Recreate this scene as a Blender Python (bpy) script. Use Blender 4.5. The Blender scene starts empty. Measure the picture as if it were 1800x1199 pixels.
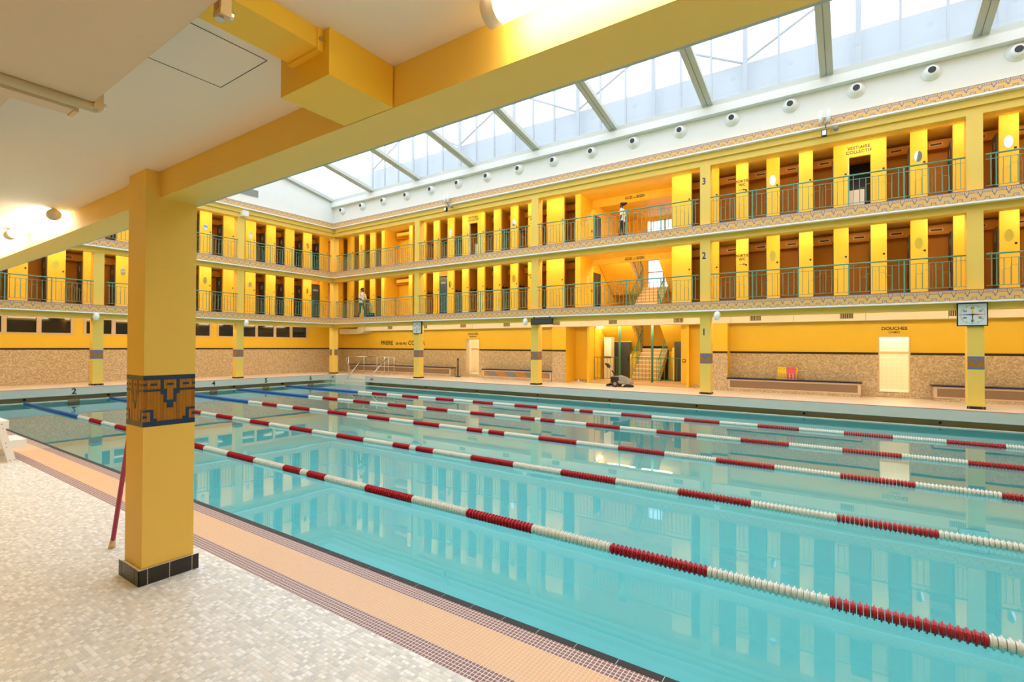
import bpy, math, random
import numpy as np
from mathutils import Matrix, Vector
rnd = random.Random(7)
sc = bpy.context.scene
COL = sc.collection
PI = math.pi

# ------------------------------------------------------------------ camera, world, exposure
FPX, YAW, PITCH, ROLL, CAMH = 875.98, .597393, .0110017, .0043981, 1.62
_fw = Vector((-math.sin(YAW) * math.cos(PITCH), math.cos(YAW) * math.cos(PITCH), math.sin(PITCH)))
_r = Vector((math.cos(YAW), math.sin(YAW), 0)); _u = _r.cross(_fw)
_rr = math.cos(ROLL) * _r + math.sin(ROLL) * _u; _uu = -math.sin(ROLL) * _r + math.cos(ROLL) * _u
cam = bpy.data.cameras.new('camera'); cam.sensor_width = 36; cam.lens = FPX / 1800 * 36
cam.clip_start = .05; cam.clip_end = 300
camo = bpy.data.objects.new('camera', cam); COL.objects.link(camo)
camo.matrix_world = Matrix(((_rr.x, _uu.x, -_fw.x, 0), (_rr.y, _uu.y, -_fw.y, 0), (_rr.z, _uu.z, -_fw.z, CAMH), (0, 0, 0, 1)))
sc.camera = camo
def to_px(p):
    d = Vector(p) - Vector((0, 0, CAMH)); k = d.dot(_fw)
    if k < .05: return None
    return 900 + FPX * d.dot(_rr) / k, 599.5 - FPX * d.dot(_uu) / k

w = bpy.data.worlds.new('overcast_sky'); sc.world = w; w.use_nodes = True
bg = w.node_tree.nodes['Background']
bg.inputs[0].default_value = (.88, .94, 1, 1); bg.inputs[1].default_value = 1.62
sc.view_settings.view_transform = 'Standard'; sc.view_settings.look = 'None'
sc.view_settings.gamma = 1; sc.view_settings.use_curve_mapping = False
sc.view_settings.exposure = .85
TUBE = 12.5          # brightness of the fluorescent tubes
cy = sc.cycles
cy.max_bounces = 8; cy.diffuse_bounces = 5; cy.glossy_bounces = 4; cy.transparent_max_bounces = 12
cy.transmission_bounces = 4; cy.sample_clamp_indirect = 6; cy.caustics_reflective = False; cy.caustics_refractive = False
cy.use_denoising = True; cy.use_adaptive_sampling = True; cy.adaptive_threshold = .03

# ------------------------------------------------------------------ materials
def nodes(name):
    m = bpy.data.materials.new(name); m.use_nodes = True
    nt = m.node_tree; return m, nt, nt.nodes['Principled BSDF']
def mat(name, col, rough=.5, metal=0, bump=0, bscale=60, vary=0, vscale=3, spec=.5):
    m, nt, b = nodes(name)
    b.inputs['Base Color'].default_value = (*col, 1); b.inputs['Roughness'].default_value = rough
    b.inputs['Metallic'].default_value = metal; b.inputs['Specular IOR Level'].default_value = spec
    if vary or bump:
        tc = nt.nodes.new('ShaderNodeTexCoord')
    if vary:
        n = nt.nodes.new('ShaderNodeTexNoise'); n.inputs['Scale'].default_value = vscale; n.inputs['Detail'].default_value = 4
        nt.links.new(tc.outputs['Object'], n.inputs['Vector'])
        mx = nt.nodes.new('ShaderNodeMix'); mx.data_type = 'RGBA'
        mx.inputs[6].default_value = (*[c * (1 - vary) for c in col], 1); mx.inputs[7].default_value = (*[min(1, c * (1 + vary)) for c in col], 1)
        nt.links.new(n.outputs[0], mx.inputs[0]); nt.links.new(mx.outputs[2], b.inputs['Base Color'])
    if bump:
        n2 = nt.nodes.new('ShaderNodeTexNoise'); n2.inputs['Scale'].default_value = bscale; n2.inputs['Detail'].default_value = 3
        nt.links.new(tc.outputs['Object'], n2.inputs['Vector'])
        bp = nt.nodes.new('ShaderNodeBump'); bp.inputs['Strength'].default_value = bump; bp.inputs['Distance'].default_value = .004
        nt.links.new(n2.outputs[0], bp.inputs['Height']); nt.links.new(bp.outputs[0], b.inputs['Normal'])
    return m
def emit(name, col, s):
    m = bpy.data.materials.new(name); m.use_nodes = True; nt = m.node_tree; nt.nodes.clear()
    e = nt.nodes.new('ShaderNodeEmission'); e.inputs[0].default_value = (*col, 1); e.inputs[1].default_value = s
    o = nt.nodes.new('ShaderNodeOutputMaterial'); nt.links.new(e.outputs[0], o.inputs[0]); return m
def voronoi_mosaic(name, c0, c1, grout, scale, edge=.06, rough=.45):
    """broken-tile wall: angular chips in two tones with thin joints"""
    m, nt, b = nodes(name); b.inputs['Roughness'].default_value = rough
    tc = nt.nodes.new('ShaderNodeTexCoord')
    v = nt.nodes.new('ShaderNodeTexVoronoi'); v.inputs['Scale'].default_value = scale
    nt.links.new(tc.outputs['Object'], v.inputs['Vector'])
    ramp = nt.nodes.new('ShaderNodeMix'); ramp.data_type = 'RGBA'
    ramp.inputs[6].default_value = (*c0, 1); ramp.inputs[7].default_value = (*c1, 1)
    sep = nt.nodes.new('ShaderNodeSeparateColor'); nt.links.new(v.outputs['Color'], sep.inputs[0])
    nt.links.new(sep.outputs[0], ramp.inputs[0])
    e = nt.nodes.new('ShaderNodeTexVoronoi'); e.feature = 'DISTANCE_TO_EDGE'; e.inputs['Scale'].default_value = scale
    nt.links.new(tc.outputs['Object'], e.inputs['Vector'])
    lt = nt.nodes.new('ShaderNodeMath'); lt.operation = 'LESS_THAN'; lt.inputs[1].default_value = edge
    nt.links.new(e.outputs['Distance'], lt.inputs[0])
    mx = nt.nodes.new('ShaderNodeMix'); mx.data_type = 'RGBA'; mx.inputs[7].default_value = (*grout, 1)
    nt.links.new(lt.outputs[0], mx.inputs[0]); nt.links.new(ramp.outputs[2], mx.inputs[6])
    nt.links.new(mx.outputs[2], b.inputs['Base Color']); return m
def grid_tiles(name, col, col2, grout, sx, rough=.35, width=.06, upright=False):
    """square tiles by checker-free brick node, object space"""
    m, nt, b = nodes(name); b.inputs['Roughness'].default_value = rough
    tc = nt.nodes.new('ShaderNodeTexCoord')
    br = nt.nodes.new('ShaderNodeTexBrick'); br.offset = 0; br.inputs['Scale'].default_value = 1 / sx
    br.inputs['Color1'].default_value = (*col, 1); br.inputs['Color2'].default_value = (*col2, 1); br.inputs['Mortar'].default_value = (*grout, 1)
    br.inputs['Mortar Size'].default_value = width; br.inputs['Brick Width'].default_value = 1; br.inputs['Row Height'].default_value = 1
    if upright:
        sp_ = nt.nodes.new('ShaderNodeSeparateXYZ'); cb_ = nt.nodes.new('ShaderNodeCombineXYZ'); nt.links.new(tc.outputs['Object'], sp_.inputs[0])
        nt.links.new(sp_.outputs[0], cb_.inputs[0]); nt.links.new(sp_.outputs[2], cb_.inputs[1]); nt.links.new(cb_.outputs[0], br.inputs['Vector'])
    else: nt.links.new(tc.outputs['Object'], br.inputs['Vector'])
    nt.links.new(br.outputs['Color'], b.inputs['Base Color']); return m

Y_COL = (.88, .565, .042)
M = dict(
    yellow=mat('yellow_paint', Y_COL, .55, bump=.15, bscale=90, vary=.03),
    pale=mat('pale_yellow_paint', (.87, .60, .115), .55, bump=.15, bscale=90, vary=.03),
    cream=mat('cream_ceiling', (.84, .77, .66), .7, vary=.03, vscale=1.2),
    panel=mat('beige_panel', (.70, .58, .42), .6, vary=.05, vscale=2),
    cabin=mat('shaded_cabin_yellow', (.62, .27, .03), .6, vary=.06),  # shade of the dim cabins put into a darker, browner yellow
    white=mat('white_plaster', (.80, .79, .76), .7, vary=.03),
    stripw=mat('white_strip', (.9, .9, .9), .4),
    greyframe=mat('grey_aluminium', (.56, .57, .53), .45, vary=.04),
    edgegrey=mat('grey_edge_trim', (.42, .46, .44), .5),
    green=mat('green_enamel', (.055, .24, .155), .35),
    rail=mat('green_rail_enamel', (.10, .33, .23), .35),
    deco=mat('rust_green_wire', (.30, .33, .16), .5),
    blue=mat('blue_mosaic', (.08, .17, .42), .35, vary=.25, vscale=60),
    navy=mat('navy_mosaic', (.016, .042, .115), .35, vary=.3, vscale=40),
    ochre=mat('ochre_mosaic', (.83, .48, .14), .4, vary=.15, vscale=40),
    ochre2=mat('dark_ochre_tile', (.40, .165, .008), .38, vary=.2, vscale=50),
    ochre3=mat('brown_ochre_tile', (.34, .13, .006), .38, vary=.2, vscale=50),
    black=mat('black_tile', (.018, .014, .012), .3, vary=.3, vscale=20),
    blackp=mat('black_plastic', (.012, .012, .013), .4),
    grey=mat('grey_plastic', (.30, .29, .28), .45),
    slate=mat('slate_door', (.045, .052, .062), .4, vary=.1),
    bluedoor=mat('blue_door', (.03, .085, .15), .4, vary=.1),
    text=mat('black_lettering', (.012, .012, .014), .5),
    textb=mat('navy_lettering', (.01, .02, .12), .5),
    mosaicwall=voronoi_mosaic('broken_tile_wall', (.45, .33, .205), (.76, .63, .45), (.46, .35, .23), 24, .035),
    darktile=mat('dark_tile_strip', (.035, .02, .012), .35),
    deck=mat('deck_pale_tile', (.82, .69, .56), .35, vary=.10, vscale=14),
    pink=mat('pink_edge_tile', (.62, .24, .16), .4),
    edge=mat('pale_grey_edge', (.60, .61, .56), .4, vary=.04),
    gutter=mat('gutter_cream', (.52, .44, .30), .5),
    pool=mat('pool_tile', (.31, .72, .70), .4, vary=.05, vscale=1.2),
    lip=mat('pool_lip', (.78, .80, .74), .4),
    rope_r=mat('red_float', (.52, .008, .018), .28),
    rope_w=mat('white_float', (.85, .80, .72), .3),
    rope_b=mat('blue_float', (.006, .09, .40), .5),
    steel=mat('steel_tube', (.62, .60, .56), .28, metal=1),
    grille=mat('brown_grille', (.28, .185, .12), .5),
    bench=mat('bench_surround', (.72, .55, .42), .45),
    benchtop=mat('blue_bench_top', (.008, .018, .075), .3),
    duct=mat('cream_duct', (.80, .72, .58), .5, vary=.03),
    winframe=mat('cream_window_frame', (.70, .53, .36), .5),
    vent=mat('vent_dark', (.05, .035, .02), .6),
    stairtile=mat('stair_tile', (.62, .42, .22), .4, vary=.08, vscale=20),
    wtile=grid_tiles('white_shower_tile', (.90, .88, .84), (.92, .90, .86), (.78, .72, .62), .15, .25, .02, True),
    magenta=mat('magenta_pole', (.42, .025, .075), .35),
    woodtip=mat('pale_tip', (.70, .52, .30), .5),
    red=mat('red_call_point', (.45, .02, .015), .4),
    foamy=mat('yellow_foam', (.85, .62, .04), .6), foamp=mat('pink_foam', (.80, .13, .19), .6),
    shirt=mat('white_shirt', (.78, .76, .76), .8), denim=mat('dark_trousers', (.02, .03, .055), .8),
    skin=mat('brown_skin', (.13, .055, .03), .55), hair=mat('black_hair', (.008, .006, .006), .6),
    clockface=mat('clock_face', (.72, .78, .80), .4),
    tube=emit('lit_tube', (1, .85, .60), TUBE),
    handy=mat('yellow_hand', (.85, .55, .02), .4), handb=mat('blue_hand', (.02, .06, .35), .4), handg=mat('green_hand', (.02, .16, .10), .4),
    grout=mat('pale_grout', (.80, .74, .66), .7), purple=mat('purple_tile', (.27, .095, .090), .35, vary=.2, vscale=35),
    orange=mat('orange_tile', (.82, .46, .215), .38, vary=.07, vscale=30), coping=mat('black_coping_tile', (.014, .013, .013), .6, vary=.25, vscale=12),
    outside=mat('pale_blue_cladding', (.45, .50, .57), .6), outframe=mat('outer_steel', (.36, .40, .45), .5),
    stage=mat('scuffed_white', (.86, .84, .80), .4),
)
SHADES = [mat('floor_tile_%s' % n, c, .32) for n, c in (('white', (.90, .88, .85)), ('ivory', (.79, .75, .69)), ('sand', (.73, .68, .60)), ('grey', (.62, .59, .55)), ('stone', (.67, .65, .62)))]
def floor_far_material():
    m, nt, b = nodes('small_floor_mosaic'); b.inputs['Roughness'].default_value = .35
    tc = nt.nodes.new('ShaderNodeTexCoord')
    br = nt.nodes.new('ShaderNodeTexBrick'); br.inputs['Scale'].default_value = 1 / .0237; br.offset = .37; br.squash = 1
    br.inputs['Color1'].default_value = (.88, .86, .81, 1); br.inputs['Color2'].default_value = (.68, .65, .60, 1); br.inputs['Mortar'].default_value = (.66, .61, .54, 1)
    br.inputs['Mortar Size'].default_value = .05; br.inputs['Brick Width'].default_value = 1.4; br.inputs['Row Height'].default_value = 1
    nt.links.new(tc.outputs['Object'], br.inputs['Vector']); nt.links.new(br.outputs['Color'], b.inputs['Base Color']); return m
M['floorfar'] = floor_far_material()
M['purplefar'] = grid_tiles('purple_mosaic_band', (.27, .095, .09), (.23, .085, .08), (.80, .74, .66), .0237, .35, .11)
M['orangefar'] = grid_tiles('orange_mosaic_band', (.82, .46, .215), (.80, .45, .21), (.80, .74, .66), .0237, .35, .07)
def water_material():
    m = bpy.data.materials.new('pool_water'); m.use_nodes = True; nt = m.node_tree; nt.nodes.clear()
    t = nt.nodes.new('ShaderNodeBsdfTransparent'); t.inputs[0].default_value = (.69, .93, .94, 1)
    g = nt.nodes.new('ShaderNodeBsdfGlossy'); g.inputs[0].default_value = (1, 1, 1, 1); g.inputs['Roughness'].default_value = .012
    fr = nt.nodes.new('ShaderNodeFresnel'); fr.inputs[0].default_value = 1.333
    tc = nt.nodes.new('ShaderNodeTexCoord'); n = nt.nodes.new('ShaderNodeTexNoise'); n.inputs['Scale'].default_value = 1.1; n.inputs['Detail'].default_value = 1
    nt.links.new(tc.outputs['Object'], n.inputs['Vector'])
    bp = nt.nodes.new('ShaderNodeBump'); bp.inputs['Strength'].default_value = .02; bp.inputs['Distance'].default_value = .05
    nt.links.new(n.outputs[0], bp.inputs['Height'])
    nt.links.new(bp.outputs[0], g.inputs['Normal']); nt.links.new(bp.outputs[0], fr.inputs['Normal'])
    mx = nt.nodes.new('ShaderNodeMixShader'); nt.links.new(fr.outputs[0], mx.inputs[0]); nt.links.new(t.outputs[0], mx.inputs[1]); nt.links.new(g.outputs[0], mx.inputs[2])
    o = nt.nodes.new('ShaderNodeOutputMaterial'); nt.links.new(mx.outputs[0], o.inputs[0]); return m
M['water'] = water_material()
def glass_material(name, tint, haze):
    m = bpy.data.materials.new(name); m.use_nodes = True; nt = m.node_tree; nt.nodes.clear()
    t = nt.nodes.new('ShaderNodeBsdfTransparent'); t.inputs[0].default_value = (*tint, 1)
    d = nt.nodes.new('ShaderNodeBsdfTranslucent'); d.inputs[0].default_value = (.85, .9, .95, 1)
    a = nt.nodes.new('ShaderNodeMixShader'); a.inputs[0].default_value = haze
    nt.links.new(t.outputs[0], a.inputs[1]); nt.links.new(d.outputs[0], a.inputs[2])
    g = nt.nodes.new('ShaderNodeBsdfGlossy'); g.inputs['Roughness'].default_value = .02
    mx = nt.nodes.new('ShaderNodeMixShader'); mx.inputs[0].default_value = .06; nt.links.new(a.outputs[0], mx.inputs[1]); nt.links.new(g.outputs[0], mx.inputs[2])
    o = nt.nodes.new('ShaderNodeOutputMaterial'); nt.links.new(mx.outputs[0], o.inputs[0]); return m
M['glass'] = glass_material('skylight_glass', (.90, .95, 1), .06)
def mirror_material():
    m, nt, b = nodes('mirror_glass'); b.inputs['Base Color'].default_value = (.85, .88, .9, 1); b.inputs['Metallic'].default_value = 1; b.inputs['Roughness'].default_value = .02; return m
M['mirror'] = mirror_material()
def dark_glass():
    m, nt, b = nodes('dark_window_glass'); b.inputs['Base Color'].default_value = (.018, .02, .025, 1); b.inputs['Roughness'].default_value = .05; return m
M['darkglass'] = dark_glass()
def striped():
    m, nt, b = nodes('striped_grille'); b.inputs['Roughness'].default_value = .5
    tc = nt.nodes.new('ShaderNodeTexCoord'); wv = nt.nodes.new('ShaderNodeTexWave'); wv.bands_direction = 'DIAGONAL'; wv.inputs['Scale'].default_value = .55
    nt.links.new(tc.outputs['Object'], wv.inputs['Vector'])
    r = nt.nodes.new('ShaderNodeValToRGB'); r.color_ramp.interpolation = 'CONSTANT'
    r.color_ramp.elements[0].color = (.22, .23, .24, 1); r.color_ramp.elements[1].position = .5; r.color_ramp.elements[1].color = (.50, .22, .06, 1)
    nt.links.new(wv.outputs[0], r.inputs[0]); nt.links.new(r.outputs[0], b.inputs['Base Color']); return m
M['striped'] = striped()

# ------------------------------------------------------------------ mesh helpers
class MB:
    def __init__(s): s.v = []; s.f = []; s.m = []
    def box(s, x0, x1, y0, y1, z0, z1, m=0, bottom=True):
        n = len(s.v)
        s.v += [(x0, y0, z0), (x1, y0, z0), (x1, y1, z0), (x0, y1, z0), (x0, y0, z1), (x1, y0, z1), (x1, y1, z1), (x0, y1, z1)]
        fs = [(4, 5, 6, 7), (0, 1, 5, 4), (1, 2, 6, 5), (2, 3, 7, 6), (3, 0, 4, 7)]
        if bottom: fs.append((3, 2, 1, 0))
        s.f += [tuple(n + i for i in f) for f in fs]; s.m += [m] * len(fs); return s
    def poly(s, pts, m=0):
        n = len(s.v); s.v += [tuple(p) for p in pts]; s.f.append(tuple(range(n, n + len(pts)))); s.m.append(m); return s
    def prism(s, pts, d, m=0):
        """closed outline pts (list of 3d) extruded by vector d"""
        n = len(s.v); k = len(pts); s.v += [tuple(p) for p in pts] + [tuple(Vector(p) + Vector(d)) for p in pts]
        s.f.append(tuple(range(n + k - 1, n - 1, -1))); s.f.append(tuple(range(n + k, n + 2 * k)))
        for i in range(k):
            j = (i + 1) % k; s.f.append((n + i, n + j, n + k + j, n + k + i))
        s.m += [m] * (k + 2); return s
    def cyl(s, p0, p1, r0, r1=None, n=10, m=0, cap=True):
        r1 = r0 if r1 is None else r1
        p0 = Vector(p0); p1 = Vector(p1); a = (p1 - p0).normalized()
        t = Vector((0, 0, 1)) if abs(a.z) < .9 else Vector((1, 0, 0))
        b = a.cross(t).normalized(); c = a.cross(b); k = len(s.v)
        for p, r in ((p0, r0), (p1, r1)):
            for i in range(n):
                an = 2 * PI * i / n; s.v.append(tuple(p + b * (r * math.cos(an)) + c * (r * math.sin(an))))
        for i in range(n):
            j = (i + 1) % n; s.f.append((k + i, k + n + i, k + n + j, k + j)); s.m.append(m)
        if cap:
            s.f.append(tuple(k + i for i in range(n))); s.f.append(tuple(k + n + i for i in range(n - 1, -1, -1))); s.m += [m, m]
        return s
    def tube(s, pts, r, n=8, m=0):
        for a, b in zip(pts[:-1], pts[1:]): s.cyl(a, b, r, n=n, m=m)
        return s
    def lathe(s, prof, origin, axis, n=20, m=0):
        """prof: list of (along, radius)"""
        o = Vector(origin); a = Vector(axis).normalized(); t = Vector((0, 0, 1)) if abs(a.z) < .9 else Vector((1, 0, 0))
        b = a.cross(t).normalized(); c = a.cross(b); k = len(s.v)
        for (d, r) in prof:
            for i in range(n):
                an = 2 * PI * i / n; s.v.append(tuple(o + a * d + b * (r * math.cos(an)) + c * (r * math.sin(an))))
        for q in range(len(prof) - 1):
            for i in range(n):
                j = (i + 1) % n; s.f.append((k + q * n + i, k + (q + 1) * n + i, k + (q + 1) * n + j, k + q * n + j)); s.m.append(m)
        s.f.append(tuple(k + (len(prof) - 1) * n + i for i in range(n - 1, -1, -1))); s.m.append(m)
        s.f.append(tuple(k + i for i in range(n))); s.m.append(m)
        return s
    def mesh(s, name, mats, smooth=False):
        me = bpy.data.meshes.new(name); me.from_pydata(s.v, [], s.f)
        for mm in (mats if isinstance(mats, (list, tuple)) else [mats]): me.materials.append(M[mm] if isinstance(mm, str) else mm)
        me.polygons.foreach_set('material_index', s.m)
        if smooth: me.polygons.foreach_set('use_smooth', [True] * len(s.f))
        me.update(); return me
    def build(s, name, mats, parent=None, smooth=False):
        return link(name, s.mesh(name, mats, smooth), parent)
def link(name, me, parent=None, loc=None, rz=0, label=None):
    o = bpy.data.objects.new(name, me); COL.objects.link(o)
    if parent: o.parent = parent
    if loc is not None: o.location = loc
    if rz: o.rotation_euler = (0, 0, rz)
    if label: o['label'] = label
    return o
def box(name, dims, m, parent=None):
    return MB().box(*dims).build(name, m, parent)
def empty(name, loc=(0, 0, 0), rz=0):
    o = bpy.data.objects.new(name, None); COL.objects.link(o); o.location = loc; o.rotation_euler = (0, 0, rz); o.empty_display_size = .2; return o
def tag(o, label, cat, group=None):
    o['label'] = label; o['category'] = cat
    if group: o['group'] = group
    return o
def struct(o, label=None):
    o['kind'] = 'structure'
    if label: o['label'] = label
    return o
def text(name, s, size, loc, rz, m, parent=None, label=None, sx=1.0, bold=.012, align='CENTER', sp=1.0):
    c = bpy.data.curves.new(name, 'FONT'); c.body = s; c.size = size; c.align_x = align; c.align_y = 'CENTER'; c.extrude = .003; c.offset = bold * size
    c.space_character = sp; c.resolution_u = 4
    t = bpy.data.objects.new('tmp', c); COL.objects.link(t)
    me = bpy.data.meshes.new_from_object(t.evaluated_get(bpy.context.evaluated_depsgraph_get())); bpy.data.objects.remove(t)
    me.materials.clear(); me.materials.append(M[m]); me.name = name
    o = bpy.data.objects.new(name, me); COL.objects.link(o); o.location = loc; o.rotation_euler = (PI / 2, 0, rz); o.scale = (sx, 1, 1)
    if parent: o.parent = parent
    if label: o['label'] = label
    return o
def ORDN(k): return ORD[k] if k < len(ORD) else ('fifteenth', 'sixteenth', 'seventeenth', 'eighteenth', 'nineteenth', 'twentieth')[k - len(ORD)]
ORD = ['first', 'second', 'third', 'fourth', 'fifth', 'sixth', 'seventh', 'eighth', 'ninth', 'tenth', 'eleventh', 'twelfth', 'thirteenth', 'fourteenth']

# ------------------------------------------------------------------ main dimensions (metres; floor z = 0, y into the hall, x along the basin)
YE, YF, YC, YW = 17.47, 17.78, 18.0, 19.1       # far deck edge, balcony face, column face, cabin front
XE, XF, XC, XW = -24.3, -24.52, -24.76, -26.0   # the same for the end side
NE = 2.47                                        # near basin edge
XR = 9.3                                         # closing end, out of view
WATER = -.49
COLX = [-18.06, -11.1, -4.17, 2.76, 9.7]
FB, FT = [2.86, 5.49, 8.33], [3.19, 5.83, 8.62]  # balcony face bottom / top
BEAM, CEIL, FLOOR = [2.67, 5.30, 7.91], [2.85, 5.48, 8.12], [0, 3.1, 5.74]
YB, XB = 20.5, -27.2                             # ground-floor back walls

# ------------------------------------------------------------------ floor with mosaic
floor = struct(MB().box(-27.4, XR + 2.2, -.9, NE - .047, -.3, -.0003).build('floor', 'grout'), 'pale grey and white mosaic pool deck')
P = .0237
def tile_mesh(w_, d_, m, h=.004, g=.0019):
    return MB().box(g, w_ - g, g, d_ - g, -h, .0003, 0, False).mesh('tile', [m])
cells = []   # (x, y, w, shade)
rows = int(2.5 / P)
for r in range(rows):
    y = 1.905 - (r + 1) * P
    x = -10.4 + rnd.random() * P
    while x < .9:
        wd = P * (2 if rnd.random() < .33 else 1)
        t = rnd.random(); sh = 0 if t < .24 else 1 if t < .52 else 2 if t < .68 else 3 if t < .84 else 4
        cells.append((x, y, wd, sh)); x += wd
def size_px(x, y):
    q = to_px((x, y, 0))
    if q is None or not (0 < q[0] < 1800 and 0 < q[1] < 1199): return 0
    return 1 / ((Vector((x, y, 0)) - Vector((0, 0, CAMH))).length)
order = sorted(range(len(cells)), key=lambda i: -size_px(cells[i][0], cells[i][1]))
big = set(order[:300])
cache = {}
allm = MB()
for i, (x, y, wd, sh) in enumerate(cells):
    if i in big:
        k = (wd > P * 1.5, sh)
        if k not in cache: cache[k] = tile_mesh(wd, P, SHADES[sh])
        link('mosaic_tile', cache[k], floor, (x, y, 0))
    else:
        g = .0019; allm.box(x + g, x + wd - g, y + g, y + P - g, -.004, .0003, sh, False)
o = allm.build('mosaic_tiles', SHADES, floor); o['kind'] = 'stuff'
far_f = box('mosaic_tiles_beyond', (-27.4, -10.4, -.9, 1.905, -.004, .0005), 'floorfar', floor); far_f['kind'] = 'stuff'
b2 = box('mosaic_tiles_beside', (.9, XR + 2.2, -.9, 1.905, -.004, .0005), 'floorfar', floor); b2['kind'] = 'stuff'
# bands of square tiles: 5 purple, 12 orange, 5 purple
bands = MB(); bc = []
for r in range(22):
    m = 0 if r < 5 or r > 16 else 1
    y = 1.905 + r * P
    x = -10.4
    while x < .9:
        bc.append((x, y, m)); x += P
for want in (0, 1):
    top = sorted([c for c in bc if c[2] == want], key=lambda c: -size_px(c[0], c[1]))[:150]
    ms = tile_mesh(P, P, M['purple' if want == 0 else 'orange'], g=.0026 if want == 0 else .0017)
    for c in top: link('purple_tile' if want == 0 else 'orange_tile', ms, floor, (c[0], c[1], 0))
    top = set(top)
    for c in bc:
        if c[2] == want and c not in top:
            g = .0026 if want == 0 else .0017; bands.box(c[0] + g, c[0] + P - g, c[1] + g, c[1] + P - g, -.004, .0003, want, False)
o = bands.build('band_tiles', ['purple', 'orange'], floor); o['kind'] = 'stuff'
MB().box(-24.3, -10.4, 1.905, 1.905 + 5 * P, -.004, .0005, 0).box(-24.3, -10.4, 1.905 + 5 * P, 1.905 + 17 * P, -.004, .0005, 1).box(-24.3, -10.4, 1.905 + 17 * P, 1.905 + 22 * P, -.004, .0005, 0).build('band_tiles_beyond', ['purplefar', 'orangefar'], floor)['kind'] = 'stuff'
MB().box(.9, XR, 1.905, 1.905 + 5 * P, -.004, .0005, 0).box(.9, XR, 1.905 + 5 * P, 1.905 + 17 * P, -.004, .0005, 1).box(.9, XR, 1.905 + 17 * P, 1.905 + 22 * P, -.004, .0005, 0).build('band_tiles_beside', ['purplefar', 'orangefar'], floor)['kind'] = 'stuff'
cop = MB().box(.002, .237, 0, .048, -.06, .002).mesh('coping_tile', 'coping')
x = -24.28
x0c = -.76 - 98 * .239
x = x0c
while x < 1.0:
    link('coping_tile', cop, floor, (x, NE - .05, 0)); x += .239
box('coping_bed', (x0c, 1.0, NE - .05, NE - .004, -.06, .0005), 'grout', floor)
box('coping_strip', (1.0, XR, NE - .05, NE, -.06, .002), 'coping', floor)

# far and end decks
dk = MB()
dk.box(-21.25, XR + 2.2, YE, 21.2, -.29, 0).box(XB - .2, -23.75, YE, 21.2, -.29, 0).box(-23.75, -21.25, 18.45, 21.2, -.29, 0)
dk.box(XB - .2, XE, NE - .047, YE, -.29, 0)
dk.box(XR, XR + 2.2, NE - .047, YE, -.29, 0)
deck = struct(dk.build('floor_far_deck', 'deck'), 'pale peach tiled deck across the pool')
ed = MB()
ed.box(-21.25, XR, YE - .02, YE, -.29, -.012).box(XE - .3, -23.75, YE - .02, YE, -.29, -.012).box(XE, XE + .02, NE, YE - .02, -.29, -.012)
ed.build('edge_face', 'edge', deck)
pk = MB()
pk.box(-21.25, XR, YE - .022, YE + .05, -.012, .004).box(XE - .25, -23.75, YE - .022, YE + .05, -.012, .004).box(XE - .05, XE + .022, NE, YE - .022, -.012, .004)
pk.build('edge_tile_line', 'pink', deck)

# basin: walls, gutter, bottom, steps in the corner
bs = MB()
bs.box(XE - .5, XR + .3, NE - .5, YE + .5, -2.3, -2.2)                       # bottom
bs.box(XE, XR, YE, YE + .1, -2.2, WATER + .005).box(XE - .1, XE, NE, YE, -2.2, WATER + .005)
bs.box(XE, XR, NE - .1, NE, -2.2, -.06).box(XR, XR + .1, NE, YE, -2.2, -.06)
bs.box(XE, XR, NE, NE + .35, -2.2, -1.35).box(XE, XR, NE + .35, NE + .7, -2.2, -1.8)
basin = struct(bs.build('pool_basin', 'pool'), 'turquoise tiled pool basin')
MB().box(-21.25, XR, YE - .025, YE + .1, WATER + .005, WATER + .022).box(XE - .1, -23.75, YE - .025, YE + .1, WATER + .005, WATER + .022).box(XE - .1, XE + .025, NE, YE, WATER + .005, WATER + .022).build('overflow_lip', 'lip', basin)
MB().box(-21.25, XR, YE + .32, YE + .4, -.6, -.29).box(XE - .4, -23.75, YE + .32, YE + .4, -.6, -.29).box(XE - .4, XE - .32, NE, YE + .4, -.6, -.29) \
    .box(-21.25, XR, YE + .1, YE + .32, -.6, -.55).box(XE - .32, XE - .1, NE, YE, -.6, -.55).build('gutter', 'gutter', basin)
st2 = MB()
for i in range(4): st2.box(-23.70, -21.30, 17.50 + i * .237, 17.50 + (i + 1) * .237, -1.3, -.72 + i * .18)
st2.box(-23.76, -23.70, 17.44, 18.44, -1.3, -.012).box(-21.30, -21.24, 17.44, 18.44, -1.3, -.012)
st2.build('corner_steps', 'edge', basin)
for n_, yy in (('1', 3.7), ('2', 6.28), ('3', 8.78), ('4', 11.27), ('5', 13.76), ('6', 16.25)):
    text('lane_number', n_, .30, (XE + .024, yy, -.15), PI / 2, 'text', deck, 'black lane number %s on the end edge' % n_, bold=.02)
    box('lane_mark', (XE, XE + .03, yy - .17, yy + .17, -.75, -.44), 'grille', basin)
for p_, rz in (((-24.02, YE - .024, -.13), 0), ((-20.75, YE - .024, -.14), 0)):
    text('depth_mark', '130', .15, p_, rz, 'text', deck, 'small black depth marking on the pool edge', bold=.02)
for i, xx in enumerate([-21 + 3.2 * k for k in range(9)]):
    MB().cyl((xx + .6, YE + .315, -.40), (xx + .6, YE + .30, -.40), .035, n=10).build('gutter_outlet', 'blackp', basin)
water = struct(MB().poly([(XE - .3, NE, WATER), (XR, NE, WATER), (XR, YE + .3, WATER), (XE - .3, YE + .3, WATER)]).build('water', 'water'), 'still turquoise pool water')

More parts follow.
